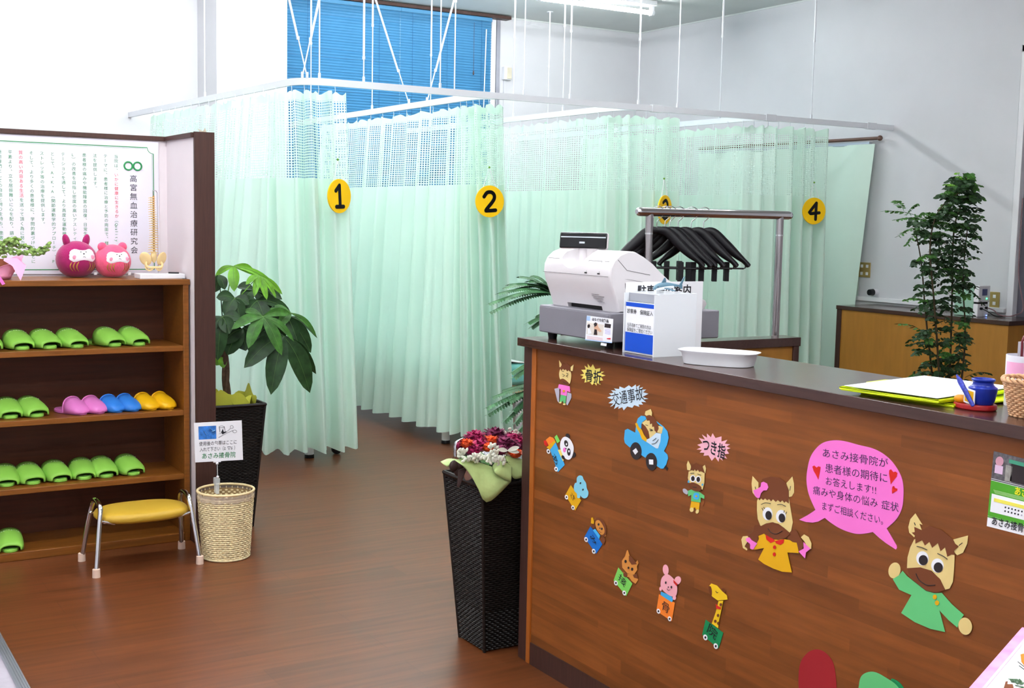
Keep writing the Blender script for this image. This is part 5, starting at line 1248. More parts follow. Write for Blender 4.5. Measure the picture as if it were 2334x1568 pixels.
# crying horse
f = Cut('horse_cutout', 'small crying paper horse in green shirt and yellow shorts, middle of the counter front', 'paper cut-out', (1586, 1165))
f.p('ear', A_([(1450, 1082), (1472, 1125), (1478, 1170), (1442, 1160), (1438, 1115)]), m_cream, 1); f.p('ear', A_([(1592, 1118), (1602, 1150), (1596, 1190), (1570, 1180), (1572, 1135)]), m_cream, 1)
f.p('head', A_([(1455, 1175), (1520, 1150), (1590, 1190), (1588, 1270), (1572, 1330), (1520, 1290), (1460, 1270), (1448, 1230)]), m_cream, 2)
f.p('mane', A_([(1466, 1170), (1480, 1120), (1520, 1102), (1570, 1130), (1592, 1190), (1575, 1180), (1560, 1170), (1545, 1178), (1532, 1158), (1518, 1172), (1506, 1156), (1494, 1170), (1482, 1158)]), m_brown, 3)
f.p('muzzle', A_([(1455, 1285), (1485, 1268), (1530, 1282), (1562, 1310), (1552, 1340), (1510, 1342), (1470, 1320)]), m_brown, 3, True)
for c_, in (((1490, 1235),), ((1536, 1242),)): f.e('eye_white', A_([c_])[0], 6.2, 8, m_paper, 3); f.e('pupil', A_([c_])[0], 3.9, 5.8, m_blk, 4)
f.p('shirt', A_([(1446, 1340), (1478, 1328), (1540, 1345), (1588, 1380), (1586, 1408), (1556, 1395), (1556, 1438), (1476, 1426), (1478, 1372), (1452, 1386)]), m_grn, 1)
f.p('shirt_patch', A_([(1500, 1360), (1540, 1362), (1538, 1410), (1498, 1405)]), m_blue, 2, True); f.e('button', A_([(1520, 1385)])[0], 2, 2, m_yel, 3)
f.p('shorts', A_([(1478, 1428), (1548, 1440), (1542, 1508), (1518, 1500), (1508, 1478), (1494, 1492), (1466, 1486)]), m_yel, 0)
f.e('foot', A_([(1480, 1500)])[0], 4.5, 5, m_cream, 1); f.e('foot', A_([(1528, 1515)])[0], 3.5, 5, m_cream, 1, .4); f.p('bandaged_finger', A_([(1405, 1325), (1425, 1322), (1448, 1345), (1440, 1370), (1410, 1352)]), m_grp, 2, True)
f.p('tear', A_([(1450, 1248), (1462, 1255), (1458, 1272), (1446, 1268)]), m_blue, 3); f.p('tear', A_([(1572, 1275), (1580, 1285), (1572, 1298), (1562, 1290)]), m_blue, 3)
for pl in ([(1470, 1190), (1500, 1188)], [(1530, 1196), (1560, 1206)], [(1490, 1306), (1520, 1310)], [(1588, 1410), (1590, 1440), (1578, 1470)]): f.l('drawn_line', A_(pl), m_ink if pl[0][0] < 1580 else m_brown, 5, .0008)

# train: engine and cars
D_ = TR(1230, 980, 8.25); B_ = TR(1200, 1120, 3.919)
def wheels(f, T, pts, r=4.0):
    for c_ in pts: c2 = T([c_])[0]; f.e('wheel', c2, r*.85, r*1.25, m_paper, 2, -.3); f.e('hub', c2, r*.38, r*.52, m_blk, 3)
f = Cut('train_cutout', 'paper train engine in blue with a panda, at the left edge of the counter front', 'paper cut-out', (1276, 1032), 'paper train on the counter front')
f.p('engine_front', D_([(75, 200), (120, 195), (155, 290), (125, 310), (85, 270)]), m_red, 0); f.p('engine_cab', D_([(115, 185), (190, 125), (250, 145), (285, 195), (170, 290)]), m_oran, 0)
f.p('stripe', D_([(130, 325), (280, 195), (300, 230), (195, 375)]), m_yel, 1); f.p('engine_body', D_([(195, 370), (300, 235), (470, 655), (340, 795)]), m_blue, 1)
f.p('chimney', D_([(278, 135), (320, 90), (380, 210), (330, 250)]), m_lgr, 1); f.p('panda_shirt', D_([(340, 375), (400, 365), (455, 560), (440, 590)]), m_pyel, 2)
f.e('panda_ear', D_([(525, 115)])[0], 4.6, 6, m_blk, 2, -.3); f.e('panda_ear', D_([(640, 470)])[0], 4, 6.4, m_blk, 2, .3); f.p('panda_head', D_([(400, 200), (440, 140), (500, 130), (580, 190), (635, 310), (630, 430), (590, 530), (530, 558), (450, 500), (390, 350), (385, 270)]), m_paper, 3, True)
f.e('eye_patch', D_([(497, 253)])[0], 4.2, 7.6, m_blk, 4, -.25); f.e('eye_patch', D_([(547, 413)])[0], 3.8, 8.6, m_blk, 4, -.05); f.e('eye', D_([(503, 268)])[0], 1.6, 2.6, m_paper, 5); f.e('eye', D_([(550, 400)])[0], 1.6, 2.6, m_paper, 5)
f.e('mouth', D_([(465, 375)])[0], 3, 5.4, m_pink, 4); f.e('nose', D_([(492, 350)])[0], 1.2, 1.5, m_blk, 5); f.e('arm', D_([(440, 515)])[0], 3.1, 5.2, m_blk, 4, -.5)
wheels(f, D_, [(163, 403), (308, 735)], 4.4)
upd = (at(1260, 1015, 'x', XF)-at(1277, 1060, 'x', XF)).normalized()
def rottext(f, ch, pts, T, h, m_=None):
    a, b_ = T([pts[0]])[0], T([pts[1]])[0]; A3, B3 = cx_(a, 3), cx_(b_, 3); d = (B3-A3).normalized(); up = V((1, 0, 0)).cross(d); up = up if up.z > 0 or abs(up.z) < .4 else -up
    up = d.cross(V((-1, 0, 0))); up = up if True else up
    if up.z < 0: up = -up
    text('lettering', ch, A3, B3, up, h*.62, m_ or m_ink, f.t, .0)
rottext(f, 'あ', [(220, 470), (320, 690)], D_, .042)
f = Cut('train_cutout', 'yellow paper train car with a light blue elephant, second from the panda engine', 'paper cut-out', (1312, 1130), 'paper train on the counter front')
f.p('car_body', D_([(585, 1035), (780, 1325), (665, 1515), (480, 1225)]), m_yel, 1); f.p('elephant_head', D_([(700, 900), (745, 855), (800, 870), (825, 930), (870, 1000), (885, 1100), (915, 1170), (900, 1250), (850, 1285), (800, 1270), (760, 1230), (760, 1270), (710, 1275), (700, 1200), (650, 1140), (645, 1060), (665, 1000), (695, 985)]), mat('sky_blue_paper', (132, 204, 226), .7), 2, True)
f.e('eye', D_([(765, 1000)])[0], 1.6, 2.4, m_blk, 3, .3); f.e('eye', D_([(813, 1122)])[0], 1.6, 2.4, m_blk, 3, .3); wheels(f, D_, [(503, 1263), (625, 1460)], 4.2); rottext(f, 'さ', [(560, 1200), (650, 1370)], D_, .034)
f = Cut('train_cutout', 'blue paper train car with a brown monkey holding a banana', 'paper cut-out', (1356, 1225), 'paper train on the counter front')
f.p('car_body', B_([(572, 310), (678, 472), (622, 556), (515, 410)]), m_dbl, 1); f.p('monkey_hair', B_([(610, 255), (640, 235), (690, 270), (712, 330), (705, 390), (670, 400), (625, 340)]), m_brown, 2, True)
f.p('monkey_face', B_([(620, 265), (650, 260), (690, 320), (695, 370), (670, 388), (635, 350), (616, 300)]), m_tan, 3, True); f.e('ear', B_([(618, 252)])[0], 2.6, 2.8, m_tan, 1); f.e('ear', B_([(700, 392)])[0], 2.6, 2.8, m_tan, 1)
f.p('shirt', B_([(592, 345), (612, 335), (658, 395), (648, 425)]), m_blue, 2); f.p('arm', B_([(572, 320), (590, 290), (612, 300), (610, 330)]), m_brown, 2); f.p('banana', B_([(578, 235), (592, 232), (604, 272), (600, 290), (575, 285)]), m_yel, 3); f.p('arm', B_([(662, 430), (690, 405), (705, 440), (690, 480)]), m_brown, 2)
for a in ((643, 295), (672, 334)): f.e('eye', B_([a])[0], 2, 2.8, m_blk, 4)
f.e('nose', B_([(655, 328)])[0], 1.2, 1.4, m_blk, 4); f.l('drawn_line', B_([(645, 350), (655, 362), (668, 366)]), m_ink, 4, .0006); wheels(f, B_, [(532, 430), (600, 535)], 4.6); rottext(f, 'み', [(560, 400), (620, 490)], B_, .036)
f = Cut('train_cutout', 'light green paper train car with an orange brown pony', 'paper cut-out', (1428, 1305), 'paper train on the counter front')
f.p('car_body', B_([(820, 680), (945, 825), (890, 935), (778, 795)]), m_lgr, 1); f.p('pony_head', B_([(852, 620), (880, 580), (895, 530), (905, 522), (925, 590), (970, 640), (992, 615), (1000, 640), (985, 670), (990, 700), (960, 745), (900, 730), (855, 680)]), m_tan, 3)
f.p('mane', B_([(915, 575), (935, 580), (985, 650), (940, 655), (915, 620)]), m_brown, 4); f.p('body', B_([(865, 720), (900, 735), (985, 740), (998, 790), (975, 825), (940, 800), (915, 765), (880, 765)]), m_tan, 2); f.p('tail', B_([(950, 745), (985, 738), (995, 780), (960, 770)]), m_brown, 3)
f.e('hoof', B_([(882, 745)])[0], 4.4, 5.4, m_brown, 4, -.3)
for a in ((884, 625), (943, 695)): f.e('eye', B_([a])[0], 2.4, 3.6, m_blk, 5)
f.e('nose', B_([(910, 682)])[0], 1.8, 2.6, m_blk, 5); wheels(f, B_, [(798, 818), (873, 907)], 4.6); rottext(f, '接', [(815, 775), (880, 860)], B_, .044)
f = Cut('train_cutout', 'orange paper train car with a pink rabbit', 'paper cut-out', (1520, 1352), 'paper train on the counter front')
f.p('car_body', B_([(1183, 918), (1325, 995), (1298, 1160), (1160, 1068)]), m_oran, 1); f.e('rabbit_ear', B_([(1243, 700)])[0], 6.6, 12, m_rab, 1, -.1); f.e('rabbit_ear', B_([(1350, 795)])[0], 7.4, 9.6, m_rab, 1, .3)
f.p('rabbit_head', B_([(1210, 770), (1260, 740), (1320, 790), (1345, 860), (1335, 930), (1290, 935), (1225, 890), (1198, 840)]), m_rab, 3, True); f.p('shirt', B_([(1200, 895), (1290, 930), (1310, 965), (1298, 990), (1198, 925)]), m_blue, 2); f.e('paw', B_([(1198, 870)])[0], 3, 5, m_rab, 2); f.e('paw', B_([(1320, 950)])[0], 4, 5, m_rab, 4)
f.p('red_bow', B_([(1312, 790), (1330, 810), (1348, 828), (1340, 845), (1324, 826), (1314, 815)]), m_red, 4)
for a in ((1243, 815), (1293, 855)): f.e('eye', B_([a])[0], 1.6, 3, m_blk, 5)
f.e('nose', B_([(1266, 855)])[0], 1.2, 1.6, m_blk, 5); f.l('drawn_line', B_([(1255, 868), (1266, 884), (1284, 878)]), m_ink, 5, .0006); wheels(f, B_, [(1178, 1070), (1278, 1138)], 4.6); rottext(f, '骨', [(1200, 1040), (1275, 1095)], B_, .052)
f = Cut('train_cutout', 'dark green paper train car with a yellow giraffe', 'paper cut-out', (1628, 1440), 'paper train on the counter front')
f.p('car_body', B_([(1600, 1145), (1758, 1262), (1715, 1405), (1568, 1280)]), m_dgr, 1); m_gy = mat('giraffe_yellow', (240, 196, 30), .7)
f.p('giraffe_neck', B_([(1715, 980), (1758, 975), (1740, 1060), (1722, 1140), (1712, 1222), (1655, 1180), (1690, 1080)]), m_gy, 2); f.p('giraffe_head', B_([(1628, 850), (1650, 822), (1700, 840), (1745, 890), (1790, 930), (1795, 965), (1755, 970), (1710, 975), (1660, 940), (1635, 900)]), m_gy, 3)
f.p('muzzle', B_([(1628, 850), (1645, 850), (1655, 890), (1652, 930), (1632, 895)]), m_brown, 4, True); f.e('horn', B_([(1760, 885)])[0], 4.4, 5.4, m_brown, 2, -.4); f.p('bow_tie', B_([(1690, 1005), (1712, 1025), (1735, 1035), (1735, 1055), (1710, 1048), (1695, 1050)]), m_red, 4)
for a in ((1735, 1012), (1710, 1108), (1685, 1160), (1712, 1178)): f.e('spot', B_([a])[0], 2.6, 3.6, m_brown, 4)
f.l('drawn_line', B_([(1690, 890), (1700, 905), (1712, 900)]), m_ink, 5, .0008); wheels(f, B_, [(1597, 1304), (1690, 1382)], 5.4); rottext(f, '院', [(1605, 1240), (1690, 1330)], B_, .055)

# speech bubble
E_ = TR(1830, 990, 5.808)
f = Cut('speech_bubble', 'large pink paper speech bubble with handwriting between the two big paper horses', 'paper sign', (1950, 1240))
bub = [(v_.x, v_.y) for v_ in cr([V((x, y, 0)) for x, y in [(165, 1000), (80, 800), (48, 620), (60, 460), (100, 300), (180, 180), (280, 105), (420, 78), (560, 92), (740, 140), (920, 185), (1060, 255), (1180, 360), (1280, 510), (1325, 650), (1330, 820), (1310, 980), (1240, 1120), (1108, 1245)]], 5)]
bub += [(1240, 1470), (1245, 1500), (1230, 1525), (1100, 1440), (1010, 1370), (925, 1292)] + [(v_.x, v_.y) for v_ in cr([V((x, y, 0)) for x, y in [(925, 1292), (840, 1310), (720, 1318), (600, 1290), (480, 1240), (370, 1170), (290, 1105)]], 4)][1:]
bub += [(200, 1155), (130, 1168), (40, 1160), (-50, 1130), (60, 1070), (130, 1025)]
f.p('bubble_sheet', E_(bub), m_pink, 0)
for k, (s_, a, b_, h) in enumerate((('あさみ接骨院が', (250, 285), (1130, 435), .026), ('患者様の期待に', (290, 490), (1130, 635), .027), ('お答えします!!', (292, 655), (985, 790), .025), ('痛みや身体の悩み 症状', (130, 780), (1270, 1022), .026), ('まずご相談ください。', (240, 985), (1120, 1205), .025))):
    f.w(s_, E_([a])[0], E_([b_])[0], h*.9, m_marker, 1, -.004)
def heart(f, pts): f.p('heart', E_(pts), m_red, 1)
heart(f, [(125, 425), (150, 412), (180, 440), (205, 422), (232, 432), (228, 470), (215, 540), (203, 598), (170, 530), (140, 480)]); heart(f, [(1142, 475), (1165, 462), (1195, 500), (1225, 492), (1250, 512), (1240, 560), (1200, 610), (1162, 662), (1152, 590), (1140, 520)]); heart(f, [(1185, 690), (1205, 682), (1218, 710), (1250, 718), (1248, 745), (1180, 785), (1178, 730)])
# girl horse
H2 = TR(1680, 1080, 6.817)
f = Cut('horse_cutout', 'big paper girl horse with yellow dress and pink ribbons, left of the pink speech bubble', 'paper cut-out', (1770, 1200))
f.p('ear', H2([(240, 35), (330, 135), (330, 280), (300, 370), (240, 290), (225, 150)]), m_cream, 0); f.p('ear', H2([(858, 40), (882, 150), (885, 290), (850, 350), (805, 360), (790, 250), (765, 145)]), m_cream, 0)
f.p('head', H2([(310, 420), (340, 350), (560, 300), (800, 360), (840, 600), (865, 750), (830, 925), (720, 830), (560, 750), (450, 770), (365, 812), (320, 700), (308, 560)]), m_cream, 1)
f.p('hair', H2([(330, 380), (345, 200), (390, 80), (520, 42), (660, 60), (750, 130), (800, 250), (800, 460), (755, 425), (735, 450), (700, 410), (672, 440), (630, 405), (600, 435), (555, 392), (528, 425), (495, 388), (468, 410), (432, 380), (405, 408), (372, 380), (345, 410)]), m_brown, 2)
f.p('muzzle', H2([(370, 815), (450, 770), (540, 752), (640, 775), (740, 850), (830, 930), (760, 990), (640, 1025), (520, 1000), (430, 940), (365, 860)]), m_brown, 4)
f.p('hair_bunch', H2([(275, 800), (370, 810), (430, 920), (330, 960), (320, 1070), (250, 1040), (180, 960), (250, 900)]), m_brown, 2, True); f.p('hair_bunch', H2([(860, 870), (930, 890), (960, 960), (1030, 1080), (1000, 1180), (930, 1200), (900, 1080), (790, 1010), (800, 940)]), m_brown, 2, True)
f.p('dress', H2([(430, 925), (330, 965), (340, 1010), (300, 1090), (215, 1180), (300, 1175), (420, 1150), (328, 1330), (420, 1400), (560, 1470), (700, 1520), (850, 1532), (810, 1360), (780, 1220), (960, 1232), (925, 1070), (860, 1060), (820, 1030), (730, 1015), (560, 1020)]), m_yel, 3)
f.p('collar', H2([(440, 940), (560, 1010), (590, 1045), (520, 1075), (455, 1020)]), m_red, 4); f.p('collar', H2([(730, 1015), (720, 1075), (670, 1105), (605, 1080), (590, 1045), (650, 1030)]), m_red, 4)
f.e('button', H2([(580, 1140)])[0], 3.4, 4.2, m_red, 5); f.e('button', H2([(577, 1250)])[0], 3.4, 4.4, m_red, 5)
f.p('hand', H2([(65, 1020), (90, 970), (160, 965), (190, 1010), (120, 1120), (160, 1170), (150, 1190), (90, 1150)]), m_cream, 3); f.p('hand', H2([(990, 985), (1040, 940), (1110, 980), (1155, 1080), (1150, 1170), (1080, 1110), (1040, 1040)]), m_cream, 3)
f.p('ribbon', H2([(140, 1000), (190, 985), (225, 1030), (310, 1080), (250, 1175), (205, 1165), (190, 1080), (140, 1040)]), m_pink, 5); f.p('ribbon', H2([(1030, 1060), (1140, 1165), (1070, 1220), (1055, 1315), (955, 1205), (1035, 1160)]), m_pink, 5)
f.p('ribbon', H2([(365, 200), (375, 135), (410, 122), (465, 150), (485, 210), (460, 255), (410, 258), (370, 300), (350, 370), (320, 378), (275, 340), (248, 255), (300, 240), (340, 215)]), m_pink, 5)
for c_ in ((473, 620), (680, 660)): f.e('eye_white', H2([c_])[0], 11.2, 14.8, m_paper, 2); f.e('pupil', H2([(c_[0]+15, c_[1]+25)])[0], 7.2, 10.2, m_blk, 3, -.1)
for pl in ([(375, 475), (440, 450), (520, 462)], [(625, 480), (690, 475), (755, 505)], [(385, 530), (405, 572)], [(412, 515), (430, 545)], [(735, 570), (725, 600)], [(770, 590), (758, 625)], [(480, 850), (530, 910), (610, 935), (700, 885)], [(830, 190), (820, 260)], [(280, 200), (290, 240)]): f.l('drawn_line', H2(pl), m_ink, 5, .0008)
f.p('hair_tuft', H2([(120, 1125), (185, 1075), (205, 1110), (190, 1170), (150, 1150)]), m_brown, 5, True)
# boy horse
K_ = TR(2034, 1168, 3.92)
f = Cut('horse_cutout', 'big paper boy horse in a green coat waving, right of the pink speech bubble', 'paper cut-out', (2120, 1320))
f.p('ear', K_([(205, 8), (268, 110), (240, 100), (262, 158), (200, 130), (215, 180), (195, 222), (150, 180), (142, 130), (160, 60)]), m_cream, 1); f.p('ear', K_([(676, 205), (668, 280), (630, 360), (580, 382), (545, 350), (590, 300), (550, 270), (540, 242)]), m_cream, 1)
f.p('head', K_([(195, 240), (300, 220), (480, 280), (555, 380), (552, 480), (540, 620), (510, 680), (470, 690), (430, 600), (350, 520), (250, 490), (130, 498), (135, 400), (160, 310)]), m_cream, 2)
f.p('mane', K_([(172, 180), (200, 175), (195, 130), (262, 158), (330, 120), (440, 155), (540, 240), (560, 280), (590, 305), (548, 340), (560, 380), (525, 375), (490, 395), (470, 310), (430, 345), (405, 272), (355, 315), (330, 262), (290, 295), (265, 248), (205, 278), (205, 210)]), m_brown, 3)
f.p('muzzle', K_([(130, 498), (250, 490), (340, 520), (420, 590), (470, 690), (400, 718), (300, 695), (200, 620), (150, 560)]), m_brown, 4)
f.p('coat', K_([(90, 520), (130, 570), (210, 630), (300, 700), (370, 720), (440, 718), (530, 820), (638, 915), (605, 960), (580, 1028), (500, 960), (420, 875), (470, 1068), (340, 1040), (200, 980), (78, 898), (170, 738), (60, 690), (3, 595), (60, 560)]), m_grn, 2)
f.e('hand', K_([(18, 518)])[0], 13.6, 18.4, m_cream, 1, .2); f.e('hand', K_([(650, 1016)])[0], 15.4, 19.8, m_cream, 3, -.2)
f.e('button', K_([(378, 755)])[0], 4.6, 5.4, m_yel, 4); f.e('button', K_([(398, 808)])[0], 4.8, 5.6, m_yel, 4)
for c_ in ((268, 410), (402, 475)): f.e('eye_white', K_([c_])[0], 14, 16.4, m_paper, 3, -.1); f.e('pupil', K_([(c_[0]+7, c_[1]+16)])[0], 10.2, 11.6, m_blk, 4, -.1)
for pl in ([(218, 302), (260, 312), (310, 334)], [(403, 366), (450, 388), (490, 416)], [(210, 545), (240, 605), (310, 648), (382, 648)], [(195, 90), (205, 115)], [(595, 295), (625, 272)]): f.l('drawn_line', K_(pl), m_ink, 5, .0009)
# plain coloured paper rounds at the foot
f = Cut('round_cutout', 'plain dark red rounded paper cut-out low on the counter front', 'paper cut-out', (1855, 1560)); m_dred = mat('dark_red_paper', (150, 28, 34), .8, var=.02)
f.p('sheet', [(1822, 1580), (1822, 1520), (1838, 1490), (1862, 1480), (1886, 1492), (1902, 1522), (1905, 1590), (1880, 1620), (1840, 1620)], m_dred, 0, True)
f = Cut('round_cutout', 'plain green rounded paper cut-out low on the counter front, right of the dark red one', 'paper cut-out', (2010, 1570))
f.p('sheet', [(1958, 1560), (1966, 1538), (1990, 1531), (2020, 1545), (2048, 1568), (2060, 1610), (2010, 1640), (1960, 1600)], m_grn, 1, True); f.p('sheet', [(2030, 1555), (2038, 1548), (2056, 1562), (2066, 1590), (2040, 1620)], m_dgr, 0, True)

# leaflet at the right
f = Cut('leaflet', 'green and white printed leaflet taped to the right end of the counter front', 'leaflet', (2290, 1120))
LF = lambda u, v_: (2265+u*150-v_*16, 1028+v_*171+u*38)    # u along, v down (0..1)
def lq(nm, u0, v0, u1, v1, m_, lift): return f.p(nm, [LF(u0, v0), LF(u1, v0), LF(u1, v1), LF(u0, v1)], m_, lift)
m_lg = mat('leaflet_green', (76, 156, 40), .5, var=.06); m_st = mat('print_stone', (150, 146, 140), .6, var=.2, vs=80)
lq('sheet', 0, 0, 1, 1, m_paper, 0); lq('photo', 0, 0, 1, .36, mat('photo_print', (96, 92, 96), .5, var=.3, vs=90), 1); lq('photo_doorway', .28, .10, .66, .34, m_blk, 2); lq('photo_sign', .24, .055, .72, .105, mat('photo_sign_green', (70, 150, 120), .5), 3)
for u in (.02, .80): lq('photo_banner', u+.02, .17, u+.14, .28, mat('photo_banner_pink', (222, 190, 216), .5), 2)
for u in (.10, .86): f.e('photo_lantern', LF(u, .115), 9, 11, mat('photo_pink', (206, 150, 166), .5), 2)
for u in (.20, .66): lq('photo_pillar', u, .14, u+.10, .35, m_st, 2)
lq('photo_line', 0, .37, 1, .38, m_blk, 1); lq('green_field', 0, .39, 1, .86, m_lg, 1); lq('white_panel', .03, .56, .96, .80, m_paper, 2); lq('yellow_band', .07, .61, .55, .655, mat('band_yellow', (232, 220, 90), .5), 3); lq('green_line', 0, .90-.035, 1, .88, m_lg, 1)
f.w('あさみ接骨院', LF(.36, .49), LF(1.0, .49), .019, mat('yellow_ink', (236, 226, 40), .5), 3, .02); f.w('あさみ接骨院', LF(.06, .955), LF(.66, .955), .020, m_ink, 2, .01); f.w('TEL 04', LF(.70, .955), LF(1.0, .955), .018, m_ink, 2, .01)
for k, v_ in enumerate((.695, .745)):
    for q in range(7): f.e('table_dot', LF(.25+q*.05, v_), 1.7, 2, m_ink if q < 6-k*0 and not (k and q > 4) else m_grp, 3)
for k in range(3): lq('text_line', .06, .515+k*.0001+k*.0, .06, .515, m_paper, 3) if False else lq('text_line', .05+.01*k, .505+.016*k, .80-.06*k, .512+.016*k, mat('pale_green_print', (170, 210, 140), .5), 2)

# small table with a pink edged sheet, bottom right corner of the picture
ZT = .80
pa, pb = at(2207, 1568, 'z', ZT), at(2334, 1423, 'z', ZT); d = (pb-pa).normalized(); n_ = V((d.y, -d.x, 0))
if n_.dot(V((0, -1, 0))) < 0: n_ = -n_
t = thing('display_table', 'small white display table in front of the counter at the bottom right corner', 'table', (1.2, .9, 0))
c0 = pa-d*.16
def tq(a, b_, c_=.0, h=.0): return c0+d*a+n_*b_+V((0, 0, h))
G().prism([tq(.02, .012, 0, -.03), tq(.50, .012, 0, -.03), tq(.50, .36, 0, -.03), tq(.02, .36, 0, -.03)], (0, 0, .027)).build('table_top', m_white, t, bevel=.003)
for a, b_ in ((.05, .04), (.47, .04), (.47, .33), (.05, .33)): q = tq(a, b_); G().tube([(q.x, q.y, 0), (q.x, q.y, ZT-.03)], .014, 10).build('leg', m_white, t)
ns = thing('notice_sheet', 'white paper notice with pink border lying on the display table, cut by the picture corner', 'notice', (c0.x, c0.y, ZT-.003))
def tp(nm, a0, b0, a1, b1, m_, h): return G().prism([tq(a0, b0, 0, h), tq(a1, b0, 0, h), tq(a1, b1, 0, h), tq(a0, b1, 0, h)], (0, 0, .0008)).build(nm, m_, ns, smooth=0)
tp('sheet', 0, 0, .52, .38, m_paper, -.003); m_bp = mat('border_pink', (232, 158, 204), .6, var=.12, vs=30)
tp('pink_border', 0, 0, .52, .016, m_bp, -.0021); tp('pink_border_soft', 0, .016, .52, .021, mat('border_pale_pink', (236, 196, 222), .6), -.0021)
def tpt(px, py): return at(px, py, 'z', ZT-.0012)
a = tpt(2305, 1545); text('lettering', '酔んでん', tpt(2300, 1546), tpt(2356, 1604), tpt(2300, 1530)-tpt(2300, 1546), .020, mat('green_black_ink', (64, 92, 64), .6), ns, .03)
G().prism([tpt(2326, 1492), tpt(2334, 1490), tpt(2345, 1500), tpt(2340, 1525), tpt(2328, 1508)], (0, 0, .0006)).build('red_drawing', m_oran, ns, smooth=0)
G().tube([tpt(2320, 1508), tpt(2340, 1524)], .0006, 5).tube([tpt(2323, 1517), tpt(2340, 1530)], .0006, 5).build('drawn_line', m_ink, ns)
G().prism([tpt(2288, 1568), tpt(2292, 1554), tpt(2297, 1553), tpt(2296, 1560), tpt(2308, 1560), tpt(2312, 1574), tpt(2290, 1580)], (0, 0, .0006)).build('figure_drawing', m_brown, ns, smooth=0)

# ------------------------------------------------------------------ right side: cabinet, device, plates, cables
xp = 7.141
t = thing('low_cabinet', 'low ochre cabinet with dark frame and top along the right wall', 'cabinet', (7.3, 6.0, 0))
G().box((xp, 5.262, 0), (XR, 6.80, .855)).build('body', m_och, t, smooth=0)
G().box((xp-.012, 5.25, .852), (XR, 6.815, .882)).build('top_board', m_cap, t, bevel=.002)
G().box((xp-.008, 6.765, 0), (xp+.02, 6.81, .853)).build('end_frame', m_dark, t, bevel=.002)
t = thing('control_unit', 'white wall control unit with small screen and green light on the low cabinet', 'device', (7.33, 5.66, .882))
yd = 5.60
G().box((7.25, yd, .882), (7.365, yd+.04, .972)).build('lower_box', m_white, t, bevel=.004); G().box((7.25, yd-.004, .985), (7.37, yd+.04, 1.102)).build('upper_box', m_white, t, bevel=.004); G().box((7.256, yd+.004, .970), (7.36, yd+.036, .987)).build('joint', m_black, t, smooth=0)
G().box((7.252, yd+.04, .884), (7.368, yd+.20, 1.098)).build('side_box', mat('pale_green_case', (150, 186, 166), .5), t, bevel=.003)
G().box((7.285, yd-.0055, 1.032), (7.338, yd-.0035, 1.078)).build('screen', mat('lcd_screen', (96, 100, 140), .3), t); G().ball((7.335, yd-.005, 1.010), .0055, 8, 6).build('green_lamp', mat('green_led', (60, 255, 130), .4, emit=3), t); G().ball((7.345, yd-.004, .890), .004, 8, 6).build('blue_lamp', mat('blue_led', (120, 160, 255), .4, emit=2), t)
for x, z in ((7.28, .940), (7.335, .945)): G().tube([(x, yd+.002, z), (x, yd-.014, z)], .009, 10).build('socket_plug', m_black, t)
G().tube(cr([(7.335, 5.585, .945), (7.36, 5.55, .93), (7.38, 5.53, .905), (7.41, 5.50, .892), (7.45, 5.45, .90), (7.56, 5.46, .95), (7.575, 5.555-.03, 1.2), (7.575, 5.53, 1.72)], 8), .0045, 6).build('cable', mat('cable_grey_red', (130, 100, 104), .5), t)
G().tube(cr([(7.28, 5.585, .940), (7.30, 5.55, .92), (7.36, 5.53, .889), (7.42, 5.50, .889)], 8), .003, 6).build('cable', m_black, t)
def plate(px, py, w, h, lab, m_, holes):
    p = at(px, py, 'x', XR-.004); t = thing('wall_plate', lab, 'switch plate', p)
    G().box((XR-.008, p.y-w/2, p.z-h/2), (XR, p.y+w/2, p.z+h/2)).build('plate', m_, t, bevel=.002)
    for dy, dz in holes: G().box((XR-.011, p.y+dy-.012, p.z+dz-.012), (XR-.007, p.y+dy+.012, p.z+dz+.012)).build('switch', m_white, t, bevel=.001)
m_brass = mat('brassy_plate', (176, 150, 92), .35, metal=.5)
plate(1971, 615, .118, .12, 'brass coloured switch plate with four switches beside the green wall curtain', m_brass, ((-.028, .03), (.028, .03), (-.028, -.03), (.028, -.03)))
plate(2267, 685, .08, .125, 'brass coloured power outlet beside the white control unit', m_brass, ((0, .03), (0, -.02)))
p = at(1998, 666, 'x', XR); t = thing('wall_bumper', 'round dark bumper on the right wall below the switch plate', 'bumper', p)
G().tube([(XR, p.y, p.z), (XR-.05, p.y, p.z)], .024, 16).build('stem', m_white, t); G().tube([(XR-.045, p.y, p.z), (XR-.085, p.y, p.z)], [.028, .024], 16).build('cap', m_black, t)
p = at(1152, 168, 'y', YB-.02); t = thing('wall_sensor_box', 'small beige box on the far wall between window and room corner', 'wall box', (p.x, YB, p.z-.07))
G().box((p.x-.03, YB-.055, p.z-.058), (p.x+.045, YB, p.z+.062)).build('case', m_white, t, bevel=.005); G().box((p.x-.005, YB-.062, p.z-.05), (p.x+.045, YB-.054, p.z+.055)).build('cover', mat('beige_plastic', (206, 198, 176), .5), t, bevel=.002); G().box((p.x-.012, YB-.016, 1.2), (p.x+.012, YB, p.z-.06)).build('conduit', m_wall, t)

